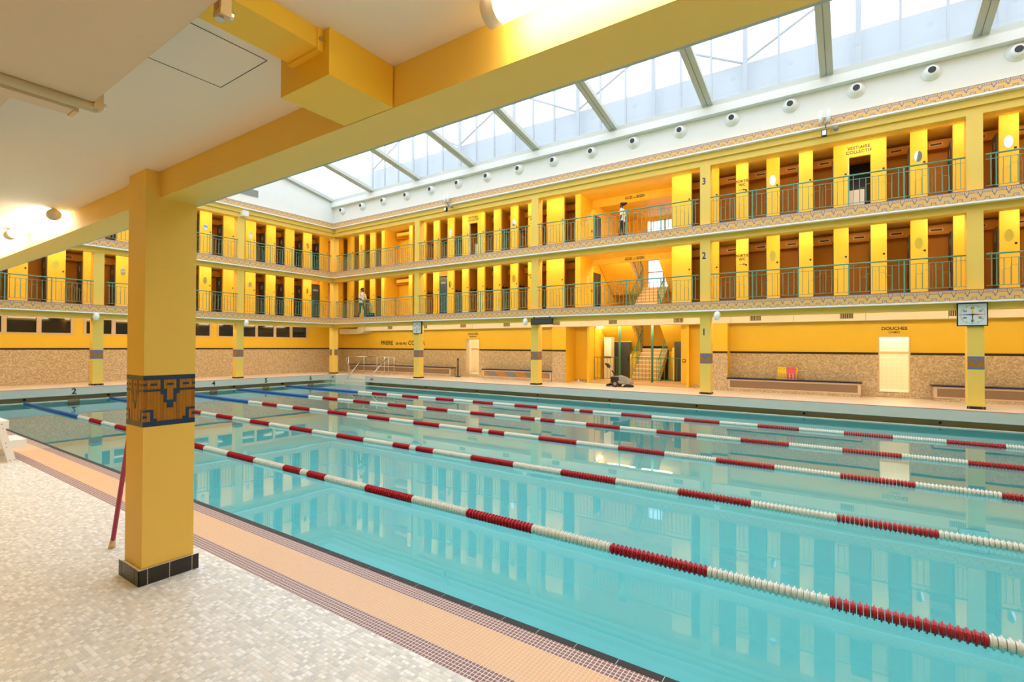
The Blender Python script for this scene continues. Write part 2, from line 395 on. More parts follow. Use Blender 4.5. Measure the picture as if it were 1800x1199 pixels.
# ------------------------------------------------------------------ mosaic motif shared by friezes and column bands
def motif_column():
    R = [(0, 16, 0, 2), (0, 5, 6, 7), (11, 16, 6, 7), (5, 6, 2, 8.3), (10, 11, 2, 8.3), (6, 7, 6, 12), (9, 10, 6, 12), (7, 9, 10.9, 14.4),
         (0, 1, 3.5, 4.5), (2, 4, 3.5, 4.5), (7, 9, 3.5, 4.5), (12, 14, 3.5, 4.5), (15, 16, 3.5, 4.5), (0, 16, 19.8, 22),
         (0, 3, 14.75, 15.75), (2, 3, 15.75, 19.8), (3, 4, 18.6, 19.8), (0, 1, 17.2, 18.3), (13, 16, 14.75, 15.75), (13, 14, 15.75, 19.8), (12, 13, 18.6, 19.8), (15, 16, 17.2, 18.3)]
    return R
FW = .2715
def frieze_mesh(h):
    """one repeat of the balcony frieze: ochre ground, blue lines standing proud; local x along, z up from the white strip, face toward -y"""
    m = MB(); m.box(-FW / 2, FW / 2, 0, .02, 0, h, 0)
    cx, cz = FW / 14, h / 22
    half = [(0, 7, 0, 1.3), (2, 2.6, 1.3, 7.6), (2.6, 7, 6, 6.8), (1.3, 2, 6.6, 9.4), (.7, 1.3, 8.6, 12), (0, .7, 11, 14.2), (0, .5, 3.2, 4.4), (3.9, 5, 3.4, 4.5), (6.3, 7, 3.4, 4.5),
            (4.4, 7, 15.2, 16.0), (4.4, 5.0, 16.0, 20.6), (3.6, 4.4, 19.4, 20.6), (6.5, 7, 17.8, 18.8), (0, 3.6, 21.2, 22)]
    for a, b, t, u in half:
        for s in (1, -1):
            x0, x1 = sorted((a * cx * s, b * cx * s)); m.box(x0, x1, -.003, .001, h - u * cz, h - t * cz, 1)
    return m.mesh('frieze_tile', ['ochre', 'blue'])

def wall_frame(root_name, loc, rz, mb, m, label):
    o = mb.build(root_name, m); o.location = loc; o.rotation_euler = (0, 0, rz); return struct(o, label)

# ------------------------------------------------------------------ balconies (slabs with frieze) on the far and end sides
def balcony(name, side, L, s0, s1, sv0, sv1):
    """s0..s1 length along the side; frieze repeats built on sv0..sv1"""
    far = side == 'far'
    loc, rz = ((0, YF, 0), 0) if far else ((XF, 0, 0), PI / 2)
    fb, ft = FB[L], FT[L]
    h = ft - fb - .035
    mb = MB()
    mb.box(s0, s1, .02, .14, fb, ft)                       # upstand
    d1 = s1 if far else 21.0
    if L < 2: mb.box(s0, s1, .14, 3.0, CEIL[L], FLOOR[L + 1])
    else: mb.box(s0, s1, .14, 3.0, CEIL[L], ft)
    if not far: mb.box(s1, d1, .16, 3.0, CEIL[L] + .002, (FLOOR[L + 1] if L < 2 else ft) - .002)
    e0, e1 = (-25.1, s1) if far else (s0, YC + .34)
    mb.box(e0, e1, .22, .56, BEAM[L], CEIL[L])             # beam over the columns
    mb.box(s0, s1, .02, .22, fb, fb + .02)
    root = mb.build(name, 'pale'); root.location = loc; root.rotation_euler = (0, 0, rz)
    struct(root)
    ms = frieze_mesh(h)
    n = int((sv1 - sv0) / FW)
    for i in range(n):
        link('frieze_tile', ms, root, (sv1 - (i + .5) * FW, 0, fb + .035))
    end = sv1 - n * FW
    if s1 > sv1 + .01: box('frieze_strip', (sv1, s1, 0, .02, fb + .035, ft), 'ochre', root)
    if end > s0 + .01: box('frieze_strip', (s0, end, 0, .02, fb + .035, ft), 'ochre', root)
    box('white_strip', (s0, s1, -.012, .14, fb - .01, fb + .035), 'stripw', root)
    return root
for L, nm in ((0, 'lower'), (1, 'middle'), (2, 'top')):
    b_ = balcony('balcony_far_' + nm, 'far', L, XF, XR + 2.2, XF, 4.6)
    b_['label'] = 'ochre and blue frieze balcony edge, %s one on the long far side' % nm
    b_ = balcony('balcony_end_' + nm, 'end', L, 1.9, YF, 2.2, YF)
    b_['label'] = 'ochre and blue frieze balcony edge, %s one on the short end side' % nm

# ------------------------------------------------------------------ columns
def column(x0, x1, y0, y1, z1, label, near=False, name='column', band=True, upper=False, faces=('-y', '+x')):
    root = empty(name, ((x0 + x1) / 2, (y0 + y1) / 2, 0)); tag(root, label, 'column')
    cx, cy_ = (x0 + x1) / 2, (y0 + y1) / 2
    hx, hy = (x1 - x0) / 2, (y1 - y0) / 2
    zb = .105 if near else .07
    sh = MB()
    if band: sh.box(-hx, hx, -hy, hy, zb, 1.06).box(-hx, hx, -hy, hy, 1.41, z1).box(-hx + .004, hx - .004, -hy + .004, hy - .004, 1.06, 1.41)
    else: sh.box(-hx, hx, -hy, hy, zb, z1)
    sh.build('shaft', 'pale', root)
    # skirting tiles
    t = .022 if near else .014
    MB().box(-hx - t, hx + t, -hy - t, hy + t, 0, zb - .004).build('skirting_bed', 'grout', root)
    g = .003; zt = zb + .0
    for (a0, a1) in ((-hy - t - .004, -hy + .025), (-hy + .031, -.003), (.003, hy - .02), (hy - .014, hy + t + .004)):
        MB().box(hx + t, hx + t + .004, a0, a1, 0, zt).build('skirting_tile', 'black', root)
    for (a0, a1) in ((-hx - t - .004, -hx + .02), (-hx + .026, hx - .04), (hx - .034, hx + t + .004)):
        MB().box(a0, a1, -hy - t - .004, -hy - t, 0, zt).build('skirting_tile', 'black', root)
    if band:
        R = motif_column()
        H = .35; z0 = 1.06
        for f in faces:
            wd = 2 * hx if f == '-y' else 2 * hy
            cu, cv = wd / 16, H / 22
            def rect(u0, u1, v0, v1, d0, d1, m, gap=0.0):
                a0 = -wd / 2 + u0 * cu + gap; a1 = -wd / 2 + u1 * cu - gap; b0 = z0 + H - v1 * cv; b1 = z0 + H - v0 * cv
                if f == '-y': m.box(a0, a1, -hy - d1, -hy - d0, b0, b1)
                else: m.box(hx + d0, hx + d1, a0, a1, b0, b1)
                return m
            if near:
                for i in range(16):
                    rect(i, i + 1, 2, 19.8, -.004, -.0005 + (.0012 if i % 3 == 1 else 0), MB(), .0006).build('ochre_tile', 'ochre2' if (i * 7) % 5 else 'ochre3', root)
                for q in R: rect(*q, -.004, .0015, MB()).build('navy_tile', 'navy', root)
            else:
                a = MB(); rect(0, 16, 0, 22, -.004, -.001, a); a.build('mosaic_band', 'ochre2', root)
                b = MB()
                for q in R: rect(*q, -.004, .001, b)
                b.build('mosaic_motif', 'blue', root)['kind'] = 'stuff'
    if upper:
        for L in (1, 2): box('upper_shaft', (-hx, hx, -hy, hy, FLOOR[L] - .0, BEAM[L]), 'pale', root)
    return root
near_col = column(-4.25, -3.96, 1.39, 1.71, 2.82, 'large yellow square column standing on the near mosaic deck', True)
fl = ['far column under the small wall clock', 'far column under the black display board', 'far column painted with blue numbers 1, 2 and 3', 'far column behind the large pace clock', 'far column beyond the frame edge']
fcols = []
for xx, lb in zip(COLX[:4], fl):
    f = ('-y', '+x') if xx < 0 else ('-y',)
    c_ = column(xx - .17, xx + .17, YC, YC + .34, BEAM[0], 'pale yellow mosaic-banded ' + lb, upper=True, faces=f)
    if xx > 0:
        pass
    fcols.append(c_)
for yy, lb in ((1.55, 'end column hidden behind the near one'), (7.13, 'end column beside lane number 2'), (12.7, 'end column between lane numbers 4 and 5')):
    if yy > 2: column(XC - .34, XC, yy - .17, yy + .17, BEAM[0], 'pale yellow mosaic-banded ' + lb, upper=True)
cc = column(XC - .36, XC - .02, YC + .02, YC + .36, BEAM[0], 'pale yellow column in the corner by the ramp rails', upper=True)
box('corner_bead', (.10, .19, -.19, -.10, .07, BEAM[0]), 'pale', cc)
for L in (1, 2): box('corner_bead', (.10, .19, -.19, -.10, FLOOR[L], BEAM[L]), 'pale', cc)
c3 = fcols[2]
for s_, zz in (('3', 7.38), ('2', 4.79), ('1', 2.14)):
    text('column_number', s_, .33, (-.04, -.173, zz), 0, 'textb', c3, 'navy painted number %s' % s_, sx=.85, bold=.015)

# ------------------------------------------------------------------ gallery cabins
def gallery(side, L, piers, name, label, s0, s1, skip=(), closed={}, hooks=(), mirrors={}, locks=True, doorways={}, leaf='slate', recess=None):
    far = side == 'far'
    loc, rz = ((0, YW, 0), 0) if far else ((XW, 0, 0), PI / 2)
    z0, z1 = FLOOR[L], CEIL[L]
    D = 1.15
    mb = MB()
    segs = [(s0, s1)] if not recess else [(s0, recess[0]), (recess[1], s1)]
    for a, b in segs: mb.box(a, b, D, D + .1, z0, z1)
    root = wall_frame(name, loc, rz, mb, 'cabin', label)
    for a, b in segs:
        box('skirting', (a, b, D - .012, D, z0, z0 + .14), 'black', root)
        box('cabin_duct', (a, b, D - .30, D, z1 - .36, z1 - .10), 'cabin', root)
    pm = {}
    for i, (a, b) in enumerate(piers):
        wd = round(b - a, 3)
        if wd not in pm: pm[wd] = MB().box(0, wd, 0, .10, 0, z1 - z0).mesh('pier', 'yellow')
        p = link('pier', pm[wd], root, (a, 0, z0))
        if locks and wd > .3:
            box('lock_plate', (wd - .10, wd - .045, -.008, .002, 1.40, 1.455), 'blackp', p)
        mid = (a + b) / 2
        if not recess or not (recess[0] - .05 < mid < recess[1] + .05):
            box('cabin_partition', (mid - .03, mid + .03, .10, D, z0, z1), 'cabin', root)
    for i in range(len(piers) - 1):
        a, b = piers[i][1], piers[i + 1][0]
        if b - a > 1.2 or b - a < .3: continue
        if i in doorways: continue
        if i in closed:
            d = box('cabin_door', (a, b, .02, .06, z0, z1 - .32), closed[i], root)
            box('door_vent', (a + .12, b - .12, .012, .02, z1 - .66, z1 - .56), 'grey', d)
            box('transom', (a, b, .02, .06, z1 - .27, z1), 'cabin', root)
        else:
            d = box('cabin_door', (b - .035, b, .10, .62, z0, z1 - .42), leaf, root)
            box('door_window', (b - .04, b - .035, .28, .40, z0 + 1.55, z0 + 1.75), 'grey', d)
            g = box('air_grille', (a + .12, b - .12, D - .31, D - .30, z1 - .27, z1 - .18), 'ochre', root)
            box('grille_slot', (a + .15, b - .15, D - .315, D - .31, z1 - .25, z1 - .20), 'vent', g)
        if i in hooks:
            MB().box(a - .165, a - .13, .35, .75, z0 + 1.33, z0 + 1.36).box(a - .165, a - .09, .38, .41, z0 + 1.33, z0 + 1.40).box(a - .165, a - .09, .68, .71, z0 + 1.33, z0 + 1.40).build('coat_hooks', 'blackp', root)
    for (a, b, ztop) in doorways.values():
        box('lintel', (a, b, .0, .10, ztop, z1), 'yellow', root)
        box('door_frame', (a, a + .02, -.005, .11, z0, ztop), 'duct', root)
        box('room_shade_sheet', (a - .3, b + .3, D - .05, D - .01, z0, z1), 'blackp', root)  # black sheet painted for the darkness of the unlit room
        box('linen_box', (a + .02, b - .15, .45, .85, z0, z0 + 1.0), 'stripw', root)
    return root
def grid(a, n, pitch, wd): return [(round(a + pitch * k, 3), round(a + pitch * k + wd, 3)) for k in range(n)]
farA = [(-4.6, -3.95)] + grid(-3.37, 9, .972, .40) + [(5.38, 6.3)]
stairL = [(-11.16, -10.29), (-9.74, -9.5)]
stairR = [(-5.64, -4.92), (-4.6, -3.95)]
far3 = grid(-18.94, 8, .972, .42)
far4 = [(-25.9, -25.44), (-24.96, -24.42), (-23.9, -23.46), (-22.92, -22.5), (-21.95, -21.7)]
far4b = [(-19.76, -19.50), (-18.94, -18.52)]
piers_far = far4 + far4b[:1] + far3 + stairL + stairR + farA[1:]
piers_far = sorted(piers_far)
idx = lambda v: min(range(len(piers_far)), key=lambda i: abs(piers_far[i][0] - v))
piers_end = [(-.6, .0)] + grid(1.47, 16, 1.1, .54)
zt3 = 7.68
def dd(a, b, z): return (a, b, z)
i_v1, i_v2 = idx(-.45), idx(-16.0)
hooks_far = [i for i in range(len(piers_far)) if piers_far[i][0] < -11.5]
g2 = gallery('far', 1, piers_far, 'wall_far_middle', 'row of yellow cabin fronts on the lower gallery, long side', -26, XR + 2, hooks=hooks_far, closed={idx(-17.97): 'bluedoor'}, recess=(-9.6, -5.54))
g3 = gallery('far', 2, piers_far, 'wall_far_top', 'row of yellow cabin fronts on the upper gallery, long side', -26, XR + 2, hooks=hooks_far,
             doorways={i_v1: (piers_far[i_v1][1], piers_far[i_v1 + 1][0], zt3), i_v2: (piers_far[i_v2][1], piers_far[i_v2 + 1][0], zt3)}, recess=(-9.6, -5.54))
ge2 = gallery('end', 1, piers_end, 'wall_end_middle', 'row of yellow cabin fronts on the lower gallery, end side', -1, 20.2, closed={15: 'slate'})
ge3 = gallery('end', 2, piers_end, 'wall_end_top', 'row of yellow cabin fronts on the upper gallery, end side', -1, 20.2)
# corner bay open recess (wall set back) between -21.7 and -19.76
for L, g in ((1, g2), (2, g3)):
    box('recess_side', (-21.74, -21.68, .1, 1.15, FLOOR[L], CEIL[L]), 'yellow', g)
    box('recess_back', (-21.7, -19.5, 1.10, 1.16, FLOOR[L], CEIL[L]), 'yellow', g)
    MB().box(-21.3, -19.7, .55, 1.1, CEIL[L] - .28, CEIL[L] - .12).build('recess_duct', 'yellow', g)
    text('wall_lettering', 'WC', .16, (-19.95, 1.09, FLOOR[L] + 1.55), 0, 'text', g, 'WC lettering in the corner recess')
    for a in (-3.17, -11.92):
        text('wall_lettering', 'SORTIE\nWC', .125, (a, -.003, FLOOR[L] + 1.70), 0, 'text', g, 'painted exit and toilets lettering', bold=.022)
        MB().box(a - .11, a + .04, -.003, .0, FLOOR[L] + 1.455, FLOOR[L] + 1.467).prism([(a + .03, -.003, FLOOR[L] + 1.43), (a + .12, -.003, FLOOR[L] + 1.461), (a + .03, -.003, FLOOR[L] + 1.492)], (0, .002, 0)).build('wall_arrow', 'text', g)
for a in (piers_far[i_v1][1] + .29, piers_far[i_v2][1] + .29):
    text('wall_lettering', 'VESTIAIRE\nCOLLECTIF', .135, (a - .02, -.003, 7.89), 0, 'text', g3, 'painted VESTIAIRE COLLECTIF lettering', sx=.92, bold=.024, sp=1.08)
# mirrors
def mirror(pos, rz, label):
    root = empty('oval_mirror', pos, rz); tag(root, label, 'mirror', 'oval mirrors on the cabin piers')
    n = 28; a, b = .094, .172
    ring = MB().prism([(a * math.cos(2 * PI * i / n), -.004, b * math.sin(2 * PI * i / n)) for i in range(n)], (0, .004, 0)); ring.build('back_plate', 'steel', root)
    MB().prism([(a * .95 * math.cos(2 * PI * i / n), -.006, b * .965 * math.sin(2 * PI * i / n)) for i in range(n)], (0, .002, 0)).build('glass', 'mirror', root)
LN = {1: 'lower', 2: 'upper'}
for L, zz in ((1, 4.76), (2, 7.36)):
    for v, lb in ((-2.42, 'second pier beside the numbered column'), (1.47, 'pier nearest the large clock column'), (3.42, 'pier past the large clock column'), (-17.0, 'third pier past the small clock column'), (-13.1, 'seventh pier past the small clock column'), (-23.9, 'third pier from the corner')):
        p = piers_far[idx(v)]; mirror(((p[0] + p[1]) / 2 - .01, YW - .001, zz), 0, 'oval mirror, long side, %s gallery, %s' % (LN[L], lb))
    for v, lb in ((17.0, 'pier nearest the corner'), (13.6, 'first pier after the column'), (11.4, 'pier showing just past the near column'), (8.1, 'pier just before the near column'), (5.9, 'pier seen over lane number 2')):
        if L == 2 and v < 11: continue
        y0 = min(piers_end, key=lambda q: abs(q[0] - v)); mirror((XW + .001, (y0[0] + y0[1]) / 2 - .02, zz + .02), PI / 2, 'oval mirror, end side, %s gallery, %s' % (LN[L], lb))

# ------------------------------------------------------------------ railings
BALH = .70
bal_me = MB().box(-.008, .008, -.008, .008, 0, BALH).mesh('baluster', 'rail')
flank_me = MB().box(-.009, .009, -.009, .009, 0, .83).mesh('flank_bar', 'rail')
post_me = MB().box(-.017, .017, -.017, .017, 0, .94).mesh('post', 'rail')
def deco_mesh(w_):
    m = MB(); c = w_ / 2; st = .145; r = .005
    hts = [.60, .51, .42, .36, .31]
    for s in (1, -1):
        xx = st * .55
        for k, h in enumerate(hts[:4]):
            x1 = c + s * (xx + k * st)
            if abs(x1 - c) > w_ / 2 - .02: break
            x0 = c + s * (max(0, xx + (k - 1) * st) if k else .03)
            # shoulder: flat run, quarter bend, leg down
            bend = [(x1 - s * .05 + s * .05 * math.sin(t), 0, h - .05 + .05 * math.cos(t)) for t in (0, .5, 1.05, PI / 2)]
            m.tube([(x0, 0, h)] + bend + [(x1, 0, 0)], r, n=5)
    m.tube([(c + .012 * math.sin(i * 1.6), 0, .62 * i / 12) for i in range(13)], .004, n=4)
    return m.mesh('stepped_motif', 'deco')
def railing(side, L, s0, s1, label):
    far = side == 'far'
    z = FLOOR[L]
    loc = (s0, 17.90, z) if far else (-24.64, s0, z)
    root = empty('balcony_railing', loc, 0 if far else PI / 2); tag(root, label, 'railing', 'green balcony railings')
    ln = s1 - s0
    MB().cyl((0, 0, 1.02), (ln, 0, 1.02), .022, n=10).build('handrail', 'rail', root, True)
    box('upper_rail', (0, ln, -.009, .009, .88, .895), 'rail', root); box('lower_rail', (0, ln, -.009, .009, .175, .19), 'rail', root)
    n = max(1, round(ln / 1.255)); w_ = ln / n; dm = deco_mesh(w_ - .24)
    for k in range(1, n):
        c = k * w_
        link('post', post_me, root, (c, 0, .075))
        for s in (-1, 1): link('flank_bar', flank_me, root, (c + s * .12, 0, .19))
    for c in (.10, .20, ln - .20, ln - .10): link('flank_bar', flank_me, root, (c, 0, .19))
    ends = [.08] + [k * w_ for k in range(1, n)] + [ln - .08]
    for a, b in zip(ends[:-1], ends[1:]):
        a_, b_ = a + .12, b - .12
        q = max(1, round((b_ - a_) / .145)); st = (b_ - a_) / q
        for j in range(1, q): link('baluster', bal_me, root, (a_ + j * st, 0, .185))
        link('stepped_motif', dm, root, ((a_ + b_) / 2 - (w_ - .24) / 2, 0, .19))
    return root
bays_far = [(-24.4, -18.26, 'corner bay beside the corner'), (-17.86, -11.30, 'bay between small clock and display board'), (-10.9, -4.37, 'stairwell bay'), (-3.97, 2.56, 'bay between numbered column and large clock'), (2.96, 9.4, 'bay past the large clock')]
bays_end = [(1.95, 6.93, 'bay past the near column, far from corner'), (7.33, 12.5, 'bay partly behind the near column'), (12.9, 17.75, 'bay next to the corner')]
for L in (1, 2):
    for a, b, lb in bays_far: railing('far', L, a, b, 'green stepped-motif railing, %s gallery, long side, %s' % (LN[L], lb))
    for a, b, lb in bays_end: railing('end', L, a, b, 'green stepped-motif railing, %s gallery, end side, %s' % (LN[L], lb))

# ------------------------------------------------------------------ ground-floor walls
def ground_wall(root_name, loc, rz, segs, label):
    """segs: (s0, s1, depth, kind, holes[(a, b, z0, z1)]) kind: mosaic | yellow"""
    mb = MB(); kids = []
    for s0, s1, d, kind, holes in segs:
        cuts = sorted(holes); x = s0
        for (a, b, za, zb) in cuts:
            mb.box(x, a, d, d + .25, 0, 2.85)
            if za > 0: mb.box(a, b, d, d + .25, 0, za)
            mb.box(a, b, d, d + .25, zb, 2.85); x = b
        mb.box(x, s1, d, d + .25, 0, 2.85)
    root = wall_frame(root_name, loc, rz, mb, 'yellow', label)
    wa, st_ = MB(), MB()
    for s0, s1, d, kind, holes in segs:
        if kind == 'yellow':
            wa.box(s0, s1, d - .02, d, 0, .12); continue
        x = s0
        for (a, b, za, zb) in sorted(holes):
            if za > 1.5: continue
            wa.box(x, a, d - .015, d, 0, 1.40); st_.box(x, a, d - .018, d, 1.40, 1.475)
            wa.box(a, b, d - .015, d + .2, 0, za); x = b
        wa.box(x, s1, d - .015, d, 0, 1.40); st_.box(x, s1, d - .018, d, 1.40, 1.475)
    wa.build('broken_tile_dado', 'mosaicwall', root); st_.build('dark_tile_strip', 'darktile', root)
    return root
DAM, MES = (.76, 1.57, .17, 2.0), (-16.87, -16.0, .15, 2.0)
wall_far = ground_wall('wall_far', (0, 0, 0), 0, [
    (-27.5, -11.38, YB, 'mosaic', [MES]), (-11.38, -10.66, 20.0, 'mosaic', []), (-10.66, -9.66, 20.95, 'yellow', []),
    (-5.75, -4.36, 20.75, 'yellow', []), (-4.36, -3.83, 20.0, 'mosaic', []), (-3.83, XR + 2.2, YB, 'mosaic', [DAM])], 'yellow wall above a broken-tile dado, long side')
MB().box(-11.38, -10.66, 20.25, 21.2, 0, 2.85).box(-4.36, -3.83, 20.25, 21.0, 0, 2.85).build('pilaster_side', 'yellow', wall_far)
end_wins = [(4.2, 7.0, [(4.97 - .95, 4.82), (4.97, 5.83), (5.98, 6.9)]), (7.32, 12.5, [(7.42, 8.3), (8.45, 9.35), (9.5, 10.4), (10.55, 11.45), (11.6, 12.40)]),
            (12.77, 18.0, [(12.85, 13.75), (13.9, 14.78), (14.91, 15.83), (15.98, 16.82), (16.98, 17.88)])]
wall_end = ground_wall('wall_end', (0, 0, 0), PI / 2, [(-.9, 21.0, -XB, 'mosaic', [(a - (.3 if i == 0 else 0), b, 2.03, 2.78) for i, (a, b, p) in enumerate(end_wins)])], 'yellow wall above a broken-tile dado, end side')
for i, (a, b, panes) in enumerate(end_wins):
    a_ = a - (.3 if i == 0 else 0)
    mb = MB(); f = .07
    edges = [a_] + [v for p in panes for v in p] + [b]
    mb.box(a_, b, -XB - .02, -XB + .08, 2.03, 2.10).box(a_, b, -XB - .02, -XB + .08, 2.71, 2.78)
    for k in range(0, len(edges), 2): mb.box(edges[k], edges[k + 1], -XB - .02, -XB + .08, 2.10, 2.71)
    wn = mb.build('window_%d' % (i + 2), 'winframe'); wn.rotation_euler = (0, 0, PI / 2)
    struct(wn, ['cream high window pair at the frame edge', 'cream high window strip behind the near column', 'cream high window strip next to the corner'][i])
    for p in panes: box('pane', (p[0], p[1], -XB + .03, -XB + .04, 2.10, 2.71), 'darkglass', wn)
# shower rooms behind the two doorways
for (a, b, z0, z1), nm in ((DAM, 'dames'), (MES, 'messieurs')):
    r = MB()
    r.box(a - 1.2, b + 1.2, 22.4, 22.5, 0, 2.7).box(a - 1.3, a - 1.2, YB + .25, 22.5, 0, 2.7).box(b + 1.2, b + 1.3, YB + .25, 22.5, 0, 2.7).box(a - 1.3, b + 1.3, YB + .25, 22.5, z0 - .1, z0).box(a - 1.3, b + 1.3, YB + .25, 22.5, 2.6, 2.7)
    rr_ = r.build('wall_shower_' + nm, 'wtile'); struct(rr_, 'white tiled shower room behind the doorway')
    box('brown_tile_line', (a - 1.2, b + 1.2, 22.39, 22.40, 1.42, 1.50), 'stairtile', rr_)
    MB().box(a - .01, a + .018, YB - .02, YB + .24, z0, z1).box(b - .018, b + .01, YB - .02, YB + .24, z0, z1).box(a + .018, b - .018, YB - .02, YB + .24, z1 - .02, z1 + .01).build('door_frame', 'winframe', rr_)
text('wall_lettering', 'DOUCHES', .145, (1.17, YB - .004, 2.26), 0, 'text', wall_far, 'painted DOUCHES lettering over the ladies doorway', bold=.02)
text('wall_lettering', 'DAMES', .095, (1.17, YB - .004, 2.135), 0, 'text', wall_far, 'painted DAMES lettering', bold=.004)
text('wall_lettering', 'DOUCHES', .145, (-16.43, YB - .004, 2.26), 0, 'text', wall_far, 'painted DOUCHES lettering over the men doorway', bold=.02)
text('wall_lettering', 'MESSIEURS', .095, (-16.43, YB - .004, 2.135), 0, 'text', wall_far, 'painted MESSIEURS lettering', bold=.004)
text('wall_lettering', 'PRIERE', .34, (-23.55, YB - .004, 1.79), 0, 'text', wall_far, 'painted PRIERE lettering', sx=1.05, bold=.012, align='LEFT')
text('wall_lettering', 'DE NE PAS', .2, (-22.25, YB - .004, 1.75), 0, 'text', wall_far, 'painted DE NE PAS lettering', sx=.95, bold=.012, align='LEFT')
text('wall_lettering', 'COURIR', .34, (-21.22, YB - .004, 1.79), 0, 'text', wall_far, 'painted COURIR lettering', sx=1.05, bold=.012, align='LEFT')

# white supply duct along the ground-floor ceiling
du = empty('air_duct', (0, 0, 0)); tag(du, 'long cream rectangular air duct under the long side ceiling', 'duct')
xs = [-24.2 + 2.05 * k for k in range(17)]
dm_ = MB().box(.006, 2.044, 0, .55, 0, .33).mesh('duct_section', 'duct')
for k, xx in enumerate(xs): link('duct_section', dm_, du, (xx, 19.92, 2.525))
MB().box(-24.2, 10.6, 19.93, 20.46, 2.53, 2.85).build('duct_core', 'grey', du)
for xx in [-22.3 + 2.75 * k for k in range(12)]:
    g = box('vent_grille', (xx, xx + .36, 19.905, 19.92, 2.60, 2.76), 'vent', du)
    for j in range(7): box('slat', (xx + .02 + j * .05, xx + .035 + j * .05, 19.895, 19.905, 2.61, 2.75), 'woodtip', g)
el = MB(); el.box(-26.6, -24.9, 19.8, 20.45, 2.35, 2.65); el.prism([(-24.9, 19.8, 2.35), (-24.55, 19.8, 2.38), (-24.2, 19.8, 2.53), (-24.2, 19.8, 2.85), (-24.7, 19.8, 2.85), (-24.9, 19.8, 2.65)], (0, .65, 0))
el.build('duct_elbow', 'duct', du)

# benches
def bench(x0, x1, y0, label, gm, ends=(True, True)):
    r = empty('tiled_bench', ((x0 + x1) / 2, y0, 0)); tag(r, label, 'bench'); h = (x1 - x0) / 2; d = YB - y0 - .02
    MB().box(-h, h, 0, d, 0, .45).build('body', 'mosaicwall', r)
    MB().box(-h, h, -.012, 0, .39, .45).box(-h, h, -.012, 0, .10, .14).box(-h, -h + .08, -.012, 0, .14, .39).box(h - .08, h, -.012, 0, .14, .39).build('frame', 'bench', r)
    box('grille', (-h + .08, h - .08, -.004, .0, .14, .39), gm, r)
    box('seat', (-h - .04, h + .04, -.04, d, .45, .49), 'benchtop', r)
    return r
bench(-3.82, .26, 19.97, 'blue-topped tiled bench with swim floats on it', 'grille')
bench(2.10, 8.0, 19.98, 'blue-topped tiled bench behind the large clock column', 'grille')
bench(-15.37, -11.40, 19.98, 'blue-topped bench with striped orange and grey grille', 'striped')
bench(-26.0, -17.6, 20.08, 'long blue-topped bench behind the ramp handrails', 'grille')

# stairwell
sw = MB()
X0, X1, YS0, YS1 = -9.7, -5.45, 20.4, 24.5
sw.box(X0 - .1, X0, YS0, YS1, 0, 8.2).box(X1, X1 + .1, YS0, YS1, 0, 8.2)
wins = [(-8.45, -6.85, 4.55, 6.0), (-8.3, -6.85, 7.2, 7.95)]
sw.box(X0, -8.45, YS1, YS1 + .15, 0, 8.2).box(-6.85, X1, YS1, YS1 + .15, 0, 8.2).box(-8.45, -6.85, YS1, YS1 + .15, 0, 4.55).box(-8.45, -6.85, YS1, YS1 + .15, 6.0, 7.2).box(-8.45, -6.85, YS1, YS1 + .15, 7.95, 8.2)
sw.box(X0, X1, 20.7, YS1, 8.1, 8.3)
well = struct(sw.build('wall_stairwell', 'yellow'), 'bright yellow stairwell walls')
MB().box(X0, X1, 20.4, YS1, -.1, .12).build('stair_floor', 'stairtile', well)
for L in (1, 2):
    box('gallery_slab', (X0, X1, 20.7, 21.3, FLOOR[L] - .25, FLOOR[L]), 'yellow', well)
    MB().box(-9.5, -5.64, 20.28, 20.38, CEIL[L] - .24 if L == 1 else 7.78, CEIL[L]).build('header', 'yellow', well)
    text('wall_lettering', 'ACCES', .17, (-7.98, 20.275, CEIL[L] - .115 if L == 1 else 7.97), 0, 'text', well, 'painted ACCES lettering over the stair', bold=.012, align='LEFT', sx=.64)
    text('wall_lettering', 'AU', .075, (-7.60, 20.275, CEIL[L] - .14 if L == 1 else 7.945), 0, 'text', well, 'painted AU lettering over the stair', bold=.012, align='LEFT')
    text('wall_lettering', 'BASSIN', .17, (-7.47, 20.275, CEIL[L] - .115 if L == 1 else 7.97), 0, 'text', well, 'painted BASSIN lettering over the stair', bold=.012, align='LEFT', sx=.64)
    MB().box(-9.56, -9.5, 19.2, 20.4, FLOOR[L], CEIL[L]).box(-5.64, -5.58, 19.2, 20.4, FLOOR[L], CEIL[L]).build('return_wall', 'yellow', well)
    box('notice', (-9.5, -9.49, 19.75, 19.95, FLOOR[L] + .9 + .35, FLOOR[L] + 1.6), 'duct', well)
    box('stair_door', (-9.69, -9.64, 20.75, 21.5, FLOOR[L], FLOOR[L] + 1.9), 'slate', well)
    box('call_point', (-9.5, -9.46, 20.15, 20.25, FLOOR[L] + .95, FLOOR[L] + 1.05), 'red', well)
def flight(x0, x1, ya, yb, za, zb, n, name, parent):
    """steps from (ya, za) up to (yb, zb), with sloped soffit"""
    m = MB()
    dy, dz = (yb - ya) / n, (zb - za) / n
    for i in range(n):
        y0, y1 = sorted((ya + i * dy, ya + (i + 1) * dy)); m.box(x0, x1, y0, y1, za + (i + 1) * dz - .20, za + (i + 1) * dz, 0)
        yn = ya + i * dy
        m.box(x0, x1, yn - (.014 if dy > 0 else 0), yn + (0 if dy > 0 else .014), za + (i + 1) * dz - .04, za + (i + 1) * dz, 2)
    m.prism([(x0 + .008, ya, za + .0), (x0 + .008, yb, zb - .0), (x0 + .008, yb, zb - .26), (x0 + .008, ya, za - .26)], (x1 - x0 - .016, 0, 0), 1)
    return m.build(name, ['stairtile', 'yellow', 'grout'], parent)
